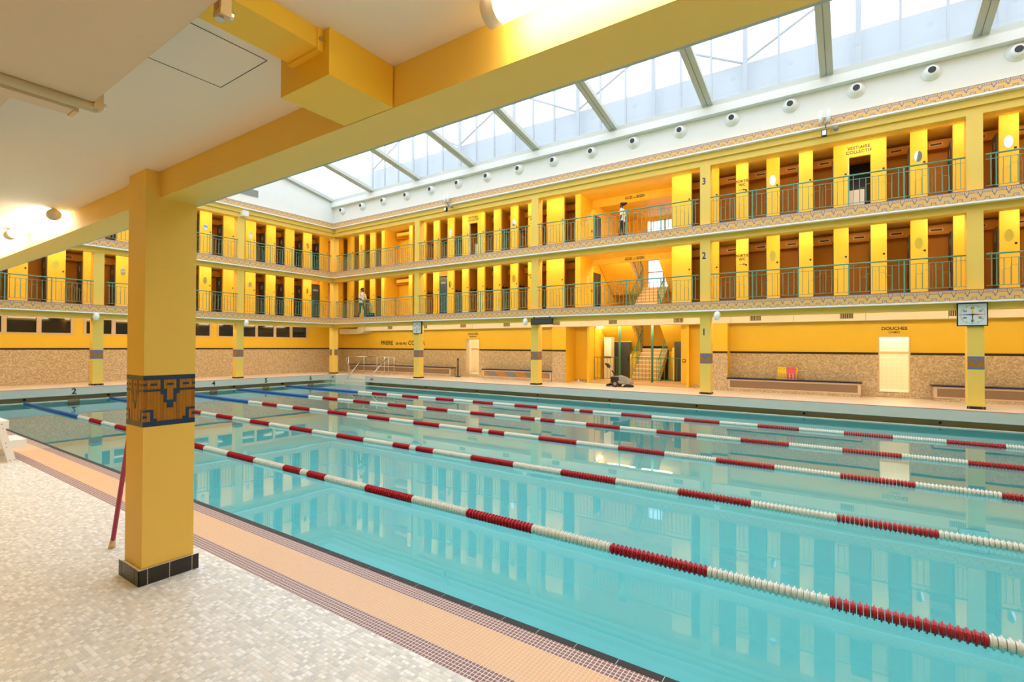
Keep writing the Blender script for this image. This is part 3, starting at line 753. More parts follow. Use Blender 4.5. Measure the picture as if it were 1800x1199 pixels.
def stair_rail(x, ya, yb, za, zb, parent):
    m = MB(); n = 9
    m.tube([(x, ya, za + .95), (x, yb, zb + .95)], .022).tube([(x, ya, za + .12), (x, yb, zb + .12)], .012)
    for i in range(n + 1):
        t = i / n; y = ya + (yb - ya) * t; z = za + (zb - za) * t; m.box(x - .008, x + .008, y - .008, y + .008, z + .1, z + .95)
    return m.build('stair_railing', 'green', parent)
for L in (0, 1):
    za, zb = (FLOOR[L] + (.12 if L == 0 else 0)), (FLOOR[L] + FLOOR[L + 1]) / 2
    flight(-8.15, -6.95, 21.5, 23.1, za, zb, 8, 'centre_flight', well)
    box('landing', (X0, X1, 23.1, YS1, zb - .2, zb), 'stairtile', well)
    flight(X0 + .02, -8.2, 23.1, 21.3, zb, FLOOR[L + 1], 8, 'return_flight', well)
    flight(-6.9, X1 - .02, 23.1, 21.3, zb, FLOOR[L + 1], 8, 'return_flight', well)
    for xx in (-8.17, -6.93):
        stair_rail(xx, 21.5, 23.1, za, zb, well); stair_rail(xx, 23.05, 21.35, zb, FLOOR[L + 1], well)
    box('stair_tile_band', (X0, X1, YS1 - .02, YS1, zb, zb + .12), 'darktile', well)
box('under_stair_wall', (X0, -8.2, 22.95, 23.05, .12, 1.45), 'yellow', well)
box('under_stair_wall', (-6.9, X1, 22.95, 23.05, .12, 1.45), 'yellow', well)
d1 = box('stair_door', (-9.35, -8.55, 22.4, 22.46, .12, 1.86), 'slate', well); box('lock_plate', (-8.66, -8.60, 22.39, 22.40, .95, 1.2), 'blackp', d1)
box('stair_door', (-6.5, -5.9, 22.4, 22.46, .12, 1.86), 'slate', well)
MB().box(X0, -9.35, 22.4, 22.5, .12, 2.1).box(-8.55, -8.25, 22.4, 22.5, .12, 1.3).box(X0, -8.5, 22.4, 22.5, 1.86, 2.3).box(-6.6, -6.5, 22.4, 22.5, .12, 1.6).box(-5.9, X1, 22.4, 22.5, .12, 2.1).build('under_stair_wall', 'yellow', well)
for (a, b, z0, z1), n_ in zip(wins, (5, 6)):
    m = MB(); t = .05
    m.box(a, b, YS1, YS1 + .06, z0, z0 + t).box(a, b, YS1, YS1 + .06, z1 - t, z1).box(a, a + t, YS1, YS1 + .06, z0, z1).box(b - t, b, YS1, YS1 + .06, z0, z1).box((a + b) / 2 - .04, (a + b) / 2 + .04, YS1, YS1 + .06, z0, z1)
    if n_ == 5: m.box(a, b, YS1, YS1 + .06, 5.33, 5.39)
    wn = m.build('window_%d' % n_, 'winframe'); struct(wn, 'stairwell window seen over the %s gallery' % ('lower' if n_ == 5 else 'upper'))
    box('pane', (a, b, YS1 + .03, YS1 + .04, z0, z1), 'glass', wn)
# gate and posts in front of the stairs
gt = empty('stair_gate', (-7.7, 20.92, 0)); tag(gt, 'low green barred gate in front of the ground-floor stairs', 'gate')
for a, b in ((-1.97, -.74), (-.2, .72), (.72, 1.9)):
    box('rail', (a, b, -.012, .012, 1.14, 1.17), 'green', gt); box('rail', (a, b, -.012, .012, .2, .22), 'green', gt)
    n = round((b - a) / .16)
    for i in range(n + 1):
        xx = a + (b - a) * i / n; box('bar', (xx - .008, xx + .008, -.008, .008, .2 if i % n else .0, 1.15), 'green', gt)
for xx, lb in ((-8.44, 'slim green round post behind the scrubber'), (-6.98, 'slim green round post in the middle of the stairs')):
    o = MB().cyl((0, 0, .121), (0, 0, 2.85), .05, n=14).build('green_post', 'green', None, True); o.location = (xx, 20.85, 0)
    tag(o, lb, 'post')
cb = empty('white_cupboard', (-9.3, 21.6, .12)); tag(cb, 'narrow cream cupboard inside the stairwell', 'cupboard')
box('body', (-.2, .15, 0, .35, 0, 1.95), 'duct', cb); box('door', (-.19, .14, -.02, 0, 1.1, 1.93), 'stripw', cb); box('dark_band', (-.2, .15, -.012, 0, .98, 1.06), 'darktile', cb)
for xx, yy, lb in ((-9.92, 20.925, 'wall to the left of the stairs'), (-5.62, 20.725, 'wall between stairs and numbered column')):
    r = empty('fire_call_point', (xx, yy, 1.07)); tag(r, 'small red fire call point on the yellow ' + lb, 'alarm')
    box('case', (-.06, .06, -.03, 0, -.06, .06), 'red', r); box('glass', (-.03, .03, -.034, -.03, -.025, .025), 'stripw', r)

# ------------------------------------------------------------------ upper white walls and the skylight
uw = MB().box(XF - .1, XR + .2, YF + .12, YF + .32, 8.60, 9.62)
uw.box(XF - .1, XR + .2, YF - .12, YF + .32, 9.52, 9.78)
wu = struct(uw.build('wall_far_upper', 'white'), 'white wall band under the skylight, long side')
SL = .2; YRIDGE = 9.9; ZE = 9.98
zr = ZE + (17.8 - YRIDGE) * SL
gab = MB().prism([(XF - .1, 1.6, 8.6), (XF - .1, YF + .2, 8.6), (XF - .1, YF + .2, ZE), (XF - .1, YRIDGE, zr), (XF - .1, 1.6, ZE)], (-.2, 0, 0))
we = struct(gab.build('wall_end_upper', 'white'), 'white gable wall under the skylight, end side')
g = box('air_grille', (XF - .11, XF - .09, 12.4, 13.5, 9.0, 9.4), 'stripw', we)
for k in range(14): box('slat', (XF - .09, XF - .075, 12.45, 13.45, 9.03 + k * .026, 9.043 + k * .026), 'grey', g)
sk = MB()
xr0, xr1 = XF - .08, XR + .3
sk.box(xr0, xr1, 17.68, 17.92, 9.78, 9.96).box(xr0, xr1, 1.9, 2.1, 9.78, 9.96).box(xr0, xr1, YRIDGE - .12, YRIDGE + .12, zr - .1, zr + .06)
sky = struct(sk.build('window_1', 'greyframe'), 'long pitched glass skylight over the pool')
RX = [-24.6 + 3.43 * k for k in range(11)]
raf = MB()
for s in (1, -1):
    y0, y1 = (17.84, YRIDGE) if s > 0 else (1.96, YRIDGE)
    m = MB()
    for a, b, dz0, dz1 in ((-.17, -.012, -.17, .0), (.012, .17, -.17, .0), (-.014, .014, -.14, .02)):
        m.prism([(a, y0, ZE + dz0), (a, y0, ZE + dz1), (a, y1, zr + dz1), (a, y1, zr + dz0)], (b - a, 0, 0))
    me = m.mesh('rafter', 'greyframe')
    cap = MB().box(-.24, .24, (y0 - .17) if s > 0 else y0 + .0, y0 - .15 if s > 0 else y0 + .02, ZE - .29, ZE - .255).mesh('bracket', 'blackp')
    for i, xx in enumerate(RX):
        rf = link('rafter', me, sky, (xx, 0, 0)); link('bracket', cap, rf)
        if i < len(RX) - 1:
            MB().poly([(xx, y0, ZE), (xx + 3.43, y0, ZE), (xx + 3.43, y1, zr), (xx, y1, zr)]).build('pane', 'glass', sky)
# gable rail
MB().prism([(XF - .1, 17.84, ZE - .1), (XF - .1, 17.84, ZE + .02), (XF - .1, YRIDGE, zr + .02), (XF - .1, YRIDGE, zr - .1)], (.12, 0, 0)).build('gable_rail', 'greyframe', sky)
# air nozzles
nz = MB().lathe([(0, .24), (.025, .235), (.03, .19), (.13, .16), (.18, .09)], (0, 0, 0), (0, -1, 0), 20).mesh('flange', 'stripw', True)
nh = MB().cyl((0, -.174, 0), (0, -.186, 0), .09, n=16).mesh('opening', 'blackp')
for k in range(17):
    xx = -23.82 + 1.712 * k
    if xx > 5.4: break
    r = empty('air_nozzle', (xx, YF + .12, 9.28)); tag(r, 'white round air nozzle below the skylight, %s from the corner' % ORDN(k), 'air nozzle', 'round air nozzles under the skylight')
    link('flange', nz, r); link('opening', nh, r)
# what stands outside beyond the glass
of = empty('outside_frame', (0, 20.0, 9.6)); tag(of, 'white steel bracing frame seen dimly through the skylight', 'steel frame')
for k in range(27): box('post', (-24 + 1.15 * k, -24 + 1.15 * k + (.16 if k % 3 == 0 else .07), 0, .1, 0, 4.6), 'outframe', of)
for k in range(0, 26, 6):
    a = -24 + 1.15 * k
    MB().tube([(a, .05, 2.6), (a + 3.45, .05, 4.4)], .05).tube([(a + 3.45, .05, 4.4), (a + 6.9, .05, 2.6)], .05).build('brace', 'outframe', of)
cl = MB(); 
ow = box('outside_cladding', (-34, 14, 20.4, 20.6, 9.0, 12.35), 'outside'); tag(ow, 'pale blue outside wall seen through the skylight', 'wall'); ow['kind'] = 'structure'

# ------------------------------------------------------------------ near gallery over the camera, and the closing sides out of view
ng = MB().box(XB - .2, XR + 2.2, -.9, 1.47, 2.82, 2.95)
ceil = struct(ng.build('ceiling', 'cream'), 'cream ceiling of the near gallery')
nb = MB().box(XB, XR, 1.47, 1.71, 2.64, 3.2)
beam = struct(nb.build('trim_1', 'pale'), 'long yellow ceiling beam carried by the near column')
box('edge_trim', (XB, XR, 1.71, 1.735, 2.645, 3.2), 'edgegrey', beam)
nm_ = MB().box(XB, XR, 1.60, 1.71, 3.2, 9.8).box(XB, XR, 1.735, 1.95, 3.0, 3.2).box(XB, XR, 1.71, 1.95, 5.5, 5.83).box(XB, XR, 1.71, 1.95, 8.33, 8.62)
struct(nm_.build('wall_near_upper', 'yellow'), 'upper galleries above the near side')
struct(MB().box(XB - .2, XR + 2.2, -1.0, -.9, 0, 2.9).build('wall_near', 'yellow'), 'yellow wall behind the near deck')
cw = MB().box(XR + 2.2, XR + 2.4, -1, 21, 0, 8.6).box(XR + .2, XR + .4, 1.6, 18, 8.6, 11.8).box(XR, XR + 2.2, 1.7, 18, 2.85, 3.2).box(XR, XR + 2.2, 1.7, 18, 5.48, 5.83).box(XR, XR + 2.2, 1.7, 18, 8.2, 8.6)
struct(cw.build('wall_right', 'yellow'), 'closing side of the hall')
struct(MB().box(XB - .35, XB - .25, -1, 21, 2.8, 8.7).box(XB, XR + 2.4, 20.85, 20.95, 2.9, 2.95).build('wall_end_back', 'yellow'))
# ceiling hatch lines
hx0, hx1, hy0, hy1 = -2.42, -2.03, .62, 1.14
def hatch(x0, x1, y0, y1):
    o = box('ceiling_hatch', (x0 + .001, x1 - .001, y0, y1 - .001, 2.8195, 2.8215), 'cream', ceil); return o
hatch(-2.42, -2.03, .5, 1.14); hatch(-1.25, -.85, .45, .98)
m = MB()
for x0, x1, y0, y1 in ((-2.42, -2.03, .5, 1.14), (-1.25, -.85, .45, .98)):
    m.box(x0 - .002, x0, y0, y1, 2.8180, 2.8205).box(x1, x1 + .002, y0, y1, 2.8180, 2.8205).box(x0, x1, y1, y1 + .002, 2.8180, 2.8205)
m.build('hatch_joint', 'vent', ceil)
# yellow duct and box
yd = empty('yellow_duct', (-1.78, 1.3, 2.64)); tag(yd, 'yellow boxed duct across the ceiling with a square end box', 'duct')
MB().box(-.16, .16, -.15, .165, .0, .18).build('end_box', 'yellow', yd)
MB().box(-.07, .12, -2.1, -.17, .105, .18).build('duct_run', 'yellow', yd)
MB().box(-.075, .125, -.175, -.15, .095, .18).build('collar', 'yellow', yd)
MB().cyl((.125, -.163, .14), (.131, -.163, .14), .008, n=8).build('screw', 'steel', yd)
# hanging cream panel with rail and brackets
hp = empty('ceiling_panel', (-2.53, .70, 2.6)); tag(hp, 'cream panel hung below the ceiling on rail brackets', 'panel')
MB().prism([(0, -1.58, .0), (0, 0, .0), (1.6, -.02, .0), (1.6, -1.58, .0)], (0, 0, .035)).build('panel', 'panel', hp)
MB().prism([(0, .001, .002), (0, .004, .002), (1.6, -.016, .002), (1.6, -.019, .002)], (0, 0, .033)).build('edge_strip', 'woodtip', hp)
MB().box(-.13, -.05, -1.58, -.045, -.035, -.012).build('flat_rail', 'panel', hp); MB().cyl((-.022, -1.58, -.010), (-.022, .02, -.010), .022, n=12).build('roller', 'woodtip', hp, True)
MB().box(-.13, -.05, -.045, -.03, -.04, -.006).build('rail_end', 'woodtip', hp)
for xx in (-.04, .985):
    b_ = MB().box(xx, xx + .045, .004, .035, -.02, -.004).box(xx + .0, xx + .012, .006, .035, -.004, .08).box(xx + .033, xx + .045, .006, .035, -.004, .08).build('bracket', 'woodtip', hp)
    MB().cyl((xx + .022, .035, .0), (xx + .022, .048, .0), .014, n=10).cyl((xx + .022, .012, -.028), (xx + .022, .012, -.02), .012, n=8).build('bolt', 'steel', b_)
hp2 = empty('ceiling_panel', (-2.72, .50, 2.6)); tag(hp2, 'second cream panel further along, cut by the frame edge', 'panel')
MB().box(-1.6, -.02, -1.38, 0, .0, .035).build('panel', 'panel', hp2); MB().box(-1.6, -.02, .001, .004, .002, .035).build('edge_strip', 'woodtip', hp2)

# ------------------------------------------------------------------ fluorescent tubes
tb = MB().cyl((.05, 0, 0), (1.35, 0, 0), .046, n=16).mesh('diffuser', 'tube', True)
tc_ = MB().cyl((0, 0, 0), (.05, 0, 0), .05, n=16).mesh('end_cap', 'duct', True)
th = MB().box(-.03, .03, -.02, .02, .04, .052).mesh('hanger', 'duct')
def tube(pos, rz, label, group='fluorescent tubes'):
    r = empty('tube_light', pos, rz); tag(r, label, 'light', group)
    link('diffuser', tb, r); link('end_cap', tc_, r); link('end_cap', tc_, r, (1.35, 0, 0))
    for hx in (.23, 1.17): link('hanger', th, r, (hx, 0, 0))
    return r
tube((-1.03, 1.36, 2.767), 0, 'lit fluorescent tube beside the yellow end box')
tube((-7.2, 1.35, 2.767), 0, 'lit fluorescent tube in line with the near column')
tube((-8.68, 1.35, 2.767), 0, 'lit fluorescent tube cut by the frame edge')
for k, xx in enumerate((-10.2, -13, -14.5, -17, -20, 1.9, 3.4, 6)): tube((xx, 1.35, 2.767), 0, 'lit tube of the near gallery outside the frame, number %s' % ORDN(k), 'near gallery tubes out of frame')
for L in (0, 1, 2):
    for k in range(18):
        xx = -24.3 + 1.85 * k
        tube((xx, 18.46, CEIL[L] - .055), 0, 'lit tube behind the %s long side beam, %s from the corner' % (('ground', 'middle', 'top')[L], ORDN(k)), 'tubes behind the long beams')
    for k in range(9):
        tube((-25.22, 1.6 + 1.85 * k, CEIL[L] - .055), PI / 2, 'lit tube behind the %s end side beam, %s counted toward the corner' % (('ground', 'middle', 'top')[L], ORDN(k)), 'tubes behind the end beams')
tube((X0 + .06, 20.95, 2.55), PI / 2, 'lit tube on the stairwell side wall above the cupboard', 'stairwell tubes')
for zz, yy, nm in ((2.72, 20.75, 'ground'), (5.40, 20.50, 'middle'), (8.02, 20.50, 'top')):  # extra tubes added out of sight to brighten the stairwell
    for dy, rw in ((0, 'front'), (.15 if nm != 'ground' else .5, 'rear')):
        for xx, w2 in ((-9.2, 'left'), (-7.6, 'right')): tube((xx, yy + dy, zz), 0, 'added unseen tube behind the stair header, %s floor, %s row, %s one' % (nm, rw, w2), 'stairwell tubes')
for xx, nm in ((.5, 'ladies'), (-17.1, 'men')):
    for yy, w2 in ((21.2, 'front'), (21.9, 'back')): tube((xx, yy, 2.54), 0, 'lit unseen %s tube inside the %s shower room' % (w2, nm), 'shower room tubes')  # tubes out of sight; a second per room added to brighten the tiles

# ------------------------------------------------------------------ lane ropes
FP = .0457
def float_geo(m, x, seg=10):
    m.lathe([(x + .002, .02), (x + .003, .043), (x + .017, .043), (x + .018, .057), (x + .028, .057), (x + .029, .043), (x + .0415, .043), (x + .0425, .02)], (0, 0, 0), (1, 0, 0), seg)
one = {c: (lambda mm: (float_geo(mm, 0, 16), mm.mesh('float', 'rope_' + c, False))[1])(MB()) for c in 'rw'}
bounds = [(-18.38 + .9445 * k, -18.38 + .9445 * (k + 1), 'wr'[k % 2]) for k in range(11)]
bounds += [(-8.0, -7.51, 'r'), (-7.51, -7.32, 'w'), (-7.32, -6.85, 'r')]
bounds += [(-6.85 + .957 * k, -6.85 + .957 * (k + 1), 'wr'[k % 2]) for k in range(17)]
rope_names = ['lane rope nearest the camera', 'second lane rope from the camera', 'middle lane rope of the five', 'fourth lane rope from the camera', 'lane rope farthest from the camera']
ROPY = [4.88, 7.33, 9.78, 12.24, 14.72]
segcache = {}
for ri, (yy, lb) in enumerate(zip(ROPY, rope_names)):
    r = empty('lane_rope', (0, yy, -.468)); tag(r, 'red and white float ' + lb, 'lane rope', 'lane ropes')
    cand = []
    for (a, b, c) in bounds:
        n = round((b - a) / FP); p = (b - a) / n
        single = ri < 2 and -4.0 < a and a < 1.2
        if single:
            for i in range(n): link('red_float' if c == 'r' else 'white_float', one[c], r, (a + i * p, 0, 0))
        else:
            k = (round(b - a, 2), c, ri > 2)
            if k not in segcache:
                mm = MB()
                for i in range(n): float_geo(mm, i * p, 10 if ri < 3 else 8)
                segcache[k] = mm.mesh('float_run', 'rope_' + c)
            o = link('red_float_run' if c == 'r' else 'white_float_run', segcache[k], r, (a, 0, 0)); o['kind'] = 'stuff'
    MB().lathe([(-24.0, .03), (-23.97, .055), (-18.42, .055), (-18.39, .03)], (0, 0, 0), (1, 0, 0), 14).build('blue_sleeve', 'rope_b', r, True)
    MB().lathe([(-24.12, .012), (-24.1, .03), (-24.0, .03)], (0, 0, 0), (1, 0, 0), 10).build('red_tip', 'rope_r', r, True)
    MB().tube([(-24.6, .1, .09), (-24.1, 0, 0)], .008, n=5).build('cable', 'blackp', r)
    MB().cyl((-24.61, .1, .09), (-24.55, .1, .09), .04, n=8).build('anchor', 'blackp', r)

# ------------------------------------------------------------------ clocks, display, speakers, floodlights
def clock(pos, w_, label, hands):
    r = empty('pace_clock', pos); tag(r, label, 'clock'); h = w_ / 2
    MB().box(-h, h, 0, .06, -h, h).build('case', 'blackp', r)
    fc = box('face', (-h + .025, h - .025, -.008, 0, -h + .025, h - .025), 'clockface', r)
    for k in range(60):
        a = 2 * PI * k / 60; r0 = h * (.74 if k % 5 else .68); r1 = h * .84
        p0 = Vector((math.sin(a) * r0, -.010, math.cos(a) * r0)); p1 = Vector((math.sin(a) * r1, -.010, math.cos(a) * r1))
        if abs(p1.x) < h - .03 and abs(p1.z) < h - .03: MB().cyl(p0, p1, .0018 if k % 5 else .0035, n=4).build('tick', 'text', fc)
    for s_, a in (('60', 0), ('10', 60), ('20', 120), ('30', 180), ('40', 240), ('50', 300)):
        a = math.radians(a); text('numeral', s_, .075, (math.sin(a) * h * .56, -.010, math.cos(a) * h * .56), 0, 'text', fc)
    for m_, a in hands:
        a = math.radians(a); d = Vector((math.sin(a), 0, math.cos(a))); q = Vector((d.z, 0, -d.x))
        MB().prism([tuple(q * .016), tuple(d * h * .84), tuple(-q * .016)], (0, -.004, 0)).build('hand', m_, r).location = (0, -.014, 0)
clock((2.685, YC - .066, 2.53), .62, 'large square pace clock with coloured hands on far column', [('handy', 0), ('red', 90), ('handg', 180), ('handb', 270)])
clock((-17.95, YC - .066, 2.54), .60, 'smaller looking pace clock on the column near the corner', [('handy', 92), ('text', 180)])
ds = empty('display_board', (-10.6, 17.74, 2.665)); tag(ds, 'black electronic display board hung under the lower balcony', 'display')
MB().box(-.52, .52, 0, .09, -.13, .12).build('case', 'blackp', ds); box('screen', (-.49, .49, -.006, 0, -.10, .09), 'slate', ds); MB().box(-.4, -.36, .02, .06, .12, .2).box(.36, .4, .02, .06, .12, .2).build('bracket', 'blackp', ds)
def speaker(pos, rz, label):
    r = empty('wall_speaker', pos, rz); tag(r, label, 'speaker', 'oval wall speakers')
    MB().lathe([(-.15, .02), (-.14, .06), (-.08, .095), (.02, .105), (.1, .085), (.14, .05), (.15, .02)], (0, -.08, 0), (.1, 0, 1), 14).build('body', 'stripw', r, True)
    MB().tube([(0, .05, 0), (0, -.06, 0)], .02).build('arm', 'grey', r)
speaker((-3.71, 17.75, 2.68), 0, 'white oval speaker beside the numbered column'); speaker((-11.35, 17.75, 2.66), 0, 'white oval speaker beside the black display board')
speaker((-24.47, 6.95, 2.72), PI / 2, 'white oval speaker over the end column before the near column'); speaker((-24.47, 12.8, 2.71), PI / 2, 'white oval speaker over the end column nearer the corner')
def flood(x, label):
    r = empty('floodlight_cluster', (x, YF, 8.3)); tag(r, label, 'floodlight')
    for dx in (-.13, .07):
        MB().cyl((dx, -.14, .10), (dx + .02, -.18, .46), .055, n=12).build('uplight', 'stripw', r, True)
    MB().tube([(0, 0, 0), (0, -.14, .06), (-.1, -.14, .12)], .018).tube([(0, -.14, .06), (.08, -.14, .12)], .018).tube([(0, -.02, -.05), (-.02, -.12, -.14)], .015).tube([(.12, .1, -.1), (.2, -.1, -.12)], .015).build('bracket', 'grey', r)
    l = MB().box(-.10, .04, -.24, -.12, -.32, -.14).build('lamp_head', 'blackp', r); box('lens', (-.08, .02, -.25, -.24, -.30, -.16), 'stripw', l)
    MB().lathe([(0, .03), (.04, .075), (.12, .075), (.18, .05)], (.26, -.02, -.12), (0, -1, 0), 12).build('camera_dome', 'grey', r, True)
flood(-.62, 'pair of white uplights with floodlight above the lettered doorway'); flood(-15.75, 'pair of white uplights with floodlight near the corner')
wb = empty('white_box', (XF + .0, 12.75, 8.07), PI / 2); tag(wb, 'small white box lamp over the end side column', 'lamp')
MB().box(-.13, .13, -.10, .24, -.13, .13).build('case', 'stripw', wb); box('front', (-.11, .11, -.11, -.10, -.11, .11), 'clockface', wb)

# ------------------------------------------------------------------ ramp handrails, stanchion, floats, scrubber, block, pole
hr = empty('pool_handrails', (-22.4, 18.6, 0)); tag(hr, 'steel tube handrails round the corner steps', 'handrail')
def T(pts, r=.021): return [tuple(Vector(p) - Vector((-22.4, 18.6, 0))) for p in pts]
MB().tube(T([(-23.0, 19.1, .98), (-23.0, 18.75, .97), (-23.0, 17.60, -.20), (-23.0, 17.48, -.22)]), .022).build('sloping_rail', 'steel', hr, True)
MB().tube(T([(-21.15, 18.98, .95), (-21.15, 18.85, .94), (-21.15, 17.70, .0)]), .022).build('sloping_rail', 'steel', hr, True)
MB().tube(T([(-24.05, 18.5, .55), (-24.2, 18.5, .75), (-24.15, 18.5, .92), (-24.0, 18.55, 1.0), (-23.0, 19.1, 1.0), (-20.95, 19.2, 1.0)]), .022).build('top_rail', 'steel', hr, True)
MB().tube(T([(-24.0, 18.5, .5), (-20.95, 19.2, .5)]), .016).build('mid_rail', 'steel', hr, True)
for p in ((-24.0, 18.5), (-23.2, 18.95), (-22.3, 19.13), (-21.7, 19.15), (-20.97, 19.2), (-21.4, 19.18)):
    MB().tube(T([(p[0], p[1], 0), (p[0], p[1], 1.0)]), .021).build('post', 'steel', hr, True)
sn = empty('stanchion', (-17.15, 20.15, 0)); tag(sn, 'black belt stanchion standing at the end of the long bench', 'stanchion')
MB().lathe([(0, .18), (.012, .18), (.03, .05)], (0, 0, 0), (0, 0, 1), 20).build('base', 'blackp', sn, True)
MB().cyl((0, 0, .02), (0, 0, .9), .032, n=12).build('post', 'blackp', sn, True); MB().cyl((0, 0, .88), (0, 0, .98), .045, n=12).build('head', 'blackp', sn, True)
cr = empty('float_crate', (-1.9, 20.22, .49)); tag(cr, 'small wire crate holding swim boards on the bench', 'crate')
wm = MB()
for z_ in (.01, .11, .21): wm.tube([(-.31, -.1, z_), (.31, -.1, z_), (.31, .1, z_), (-.31, .1, z_), (-.31, -.1, z_)], .006, n=5)
wm.build('wire_hoops', 'woodtip', cr)
for k in range(7):
    xx = -.31 + .62 * k / 6
    for yy in (-.1, .1): box('upright', (xx - (.018 if k in (1, 2, 4, 5) else .008), xx + (.018 if k in (1, 2, 4, 5) else .008), yy - .006, yy + .006, 0, .215), 'woodtip', cr)
box('bottom', (-.31, .31, -.1, .1, 0, .01), 'grey', cr)
def kickboard(pos, m_, label, ry=0, rz=0):
    r = empty('kickboard', pos); r.rotation_euler = (0, ry, rz); tag(r, label, 'swim board')
    pts = [(-.14, 0, 0), (.14, 0, 0), (.14, 0, .39)] + [(.14 - .04 + .04 * math.cos(t), 0, .39 + .04 * math.sin(t)) for t in (.5, 1.0, 1.57)] + [(-.14 + .04 - .04 * math.sin(t), 0, .39 + .04 * math.cos(t)) for t in (0, .5, 1.0)] + [(-.14, 0, .39)]
    b_ = MB().prism(pts, (0, .035, 0)).build('board', m_, r)
    for xx in (-.08, .08): MB().cyl((xx, -.002, .36), (xx, .0005, .36), .013, n=10).build('hole', 'blackp', b_)
kickboard((-2.04, 20.15, .505), 'foamy', 'yellow swim board standing in the crate'); kickboard((-1.76, 20.16, .505), 'foamp', 'pink swim board standing in the crate')
kickboard((-1.74, 20.21, .505), 'foamy', 'yellow swim board leaning behind the pink one', .14)

fs = empty('floor_scrubber', (-7.75, 19.3, 0)); tag(fs, 'grey and black walk-behind floor scrubber on the far deck', 'scrubber')
prof = [(-.30, 0, .12), (-.32, 0, .42), (-.05, 0, .46), (.22, 0, .38), (.44, 0, .22), (.46, 0, .12)]
MB().prism([(p[0], -.2, p[2]) for p in prof], (0, .4, 0)).build('body', 'grey', fs)
MB().box(-.36, -.02, -.22, .22, .16, .40).build('tank', 'blackp', fs)
MB().box(-.10, .30, -.225, -.2, .18, .24).build('side_trim', 'steel', fs)
for yy in (-.25, .22):
    wl = MB().cyl((-.16, yy, .13), (-.16, yy + .05, .13), .13, n=20).build('wheel', 'blackp', fs); MB().cyl((-.16, yy - .004, .13), (-.16, yy, .13), .07, n=14).build('hub', 'grey', wl)
MB().lathe([(0, .2), (.06, .21), (.09, .12)], (.32, 0, .01), (0, 0, 1), 18).build('brush_deck', 'blackp', fs, True)
MB().prism([(-.45, -.34, .02), (-.45, .34, .02), (-.52, .30, .02), (-.52, -.30, .02)], (0, 0, .08)).build('squeegee', 'blackp', fs)
MB().box(-.50, -.30, -.03, .03, .06, .12).build('squeegee_arm', 'blackp', fs)
MB().tube([(-.22, 0, .40), (-.40, 0, .66)], .03).build('handle_tube', 'blackp', fs); MB().tube([(-.40, 0, .66), (-.48, 0, .78)], .028).build('handle_sleeve', 'steel', fs)
MB().prism([(-.46, -.13, .74), (-.54, -.13, .78), (-.68, -.13, .95), (-.58, -.13, .93)], (0, .26, 0)).build('control_head', 'blackp', fs)
wf = empty('floor_sign_board', (-10.35, 20.6, 0)); tag(wf, 'white plank lying at the foot of the yellow wall', 'plank')
MB().box(-.3, .35, -.04, .04, 0, .03).box(.0, .06, -.02, .02, .03, .12).build('plank', 'stripw', wf)

sb = empty('pool_steps', (-9.8, 1.6, 0)); tag(sb, 'white plastic step block by the near edge, cut by the frame', 'step block')
MB().box(-.34, .215, -.2, .19, .46, .57).build('upper_tread', 'stage', sb); MB().box(-.34, .215, .125, .37, .18, .29).build('lower_tread', 'stage', sb)
for xx in (-.36, .217):
    l = MB().prism([(xx, .18, 0), (xx, .265, 0), (xx, .13, .56), (xx, .05, .56)], (.028, 0, 0)).build('leg', 'stage', sb)
    l2 = MB().prism([(xx, -.28, 0), (xx, -.195, 0), (xx, -.06, .56), (xx, -.14, .56)], (.028, 0, 0)).build('leg', 'stage', sb)
    for q in ((.125, .47), (.115, .53), (.155, .27), (.165, .21), (.2, .025), (.245, .025)): MB().cyl((xx + .028, q[0], q[1]), (xx + .031, q[0], q[1]), .007, n=8).build('screw', 'grey', l)
pl = empty('leaning_pole', (-4.88, 1.51, 0)); tag(pl, 'magenta pole with pale tip leaning behind the near column', 'pole')
MB().tube([(.015, .002, .06), (.605, .09, 2.5)], .017, n=10).build('shaft', 'magenta', pl, True)
MB().cyl((0, 0, 0), (.016, .003, .07), .025, .018, n=10).build('tip', 'woodtip', pl, True)

# ------------------------------------------------------------------ people on the galleries
def person(name, pos, rz, pose, mats, label, height):
    s = height / 1.75
    J = pose['joints']; E = pose['edges']; R = pose['radii']
    names = list(J)
    me = bpy.data.meshes.new('figure'); me.from_pydata([tuple(Vector(J[n]) * s) for n in names], [(names.index(a), names.index(b)) for a, b in E], [])
    o = bpy.data.objects.new('tmp', me); COL.objects.link(o)
    sk_ = o.modifiers.new('s', 'SKIN'); sk_.use_smooth_shade = True
    for i, n in enumerate(names):
        v = me.skin_vertices[0].data[i]; r = R[n] if isinstance(R[n], tuple) else (R[n], R[n]); v.radius = (r[0] * s, r[1] * s); v.use_root = (n == 'pelvis')
    o.modifiers.new('u', 'SUBSURF').levels = 1
    dg = bpy.context.evaluated_depsgraph_get(); nm = bpy.data.meshes.new_from_object(o.evaluated_get(dg))
    bpy.data.objects.remove(o)
    nm.materials.clear()
    for m_ in mats: nm.materials.append(M[m_])
    for p in nm.polygons:
        c = p.center / s; p.material_index = pose['paint'](c)
    root = link(name, nm, None, pos, rz); tag(root, label, 'person')
    return root, s
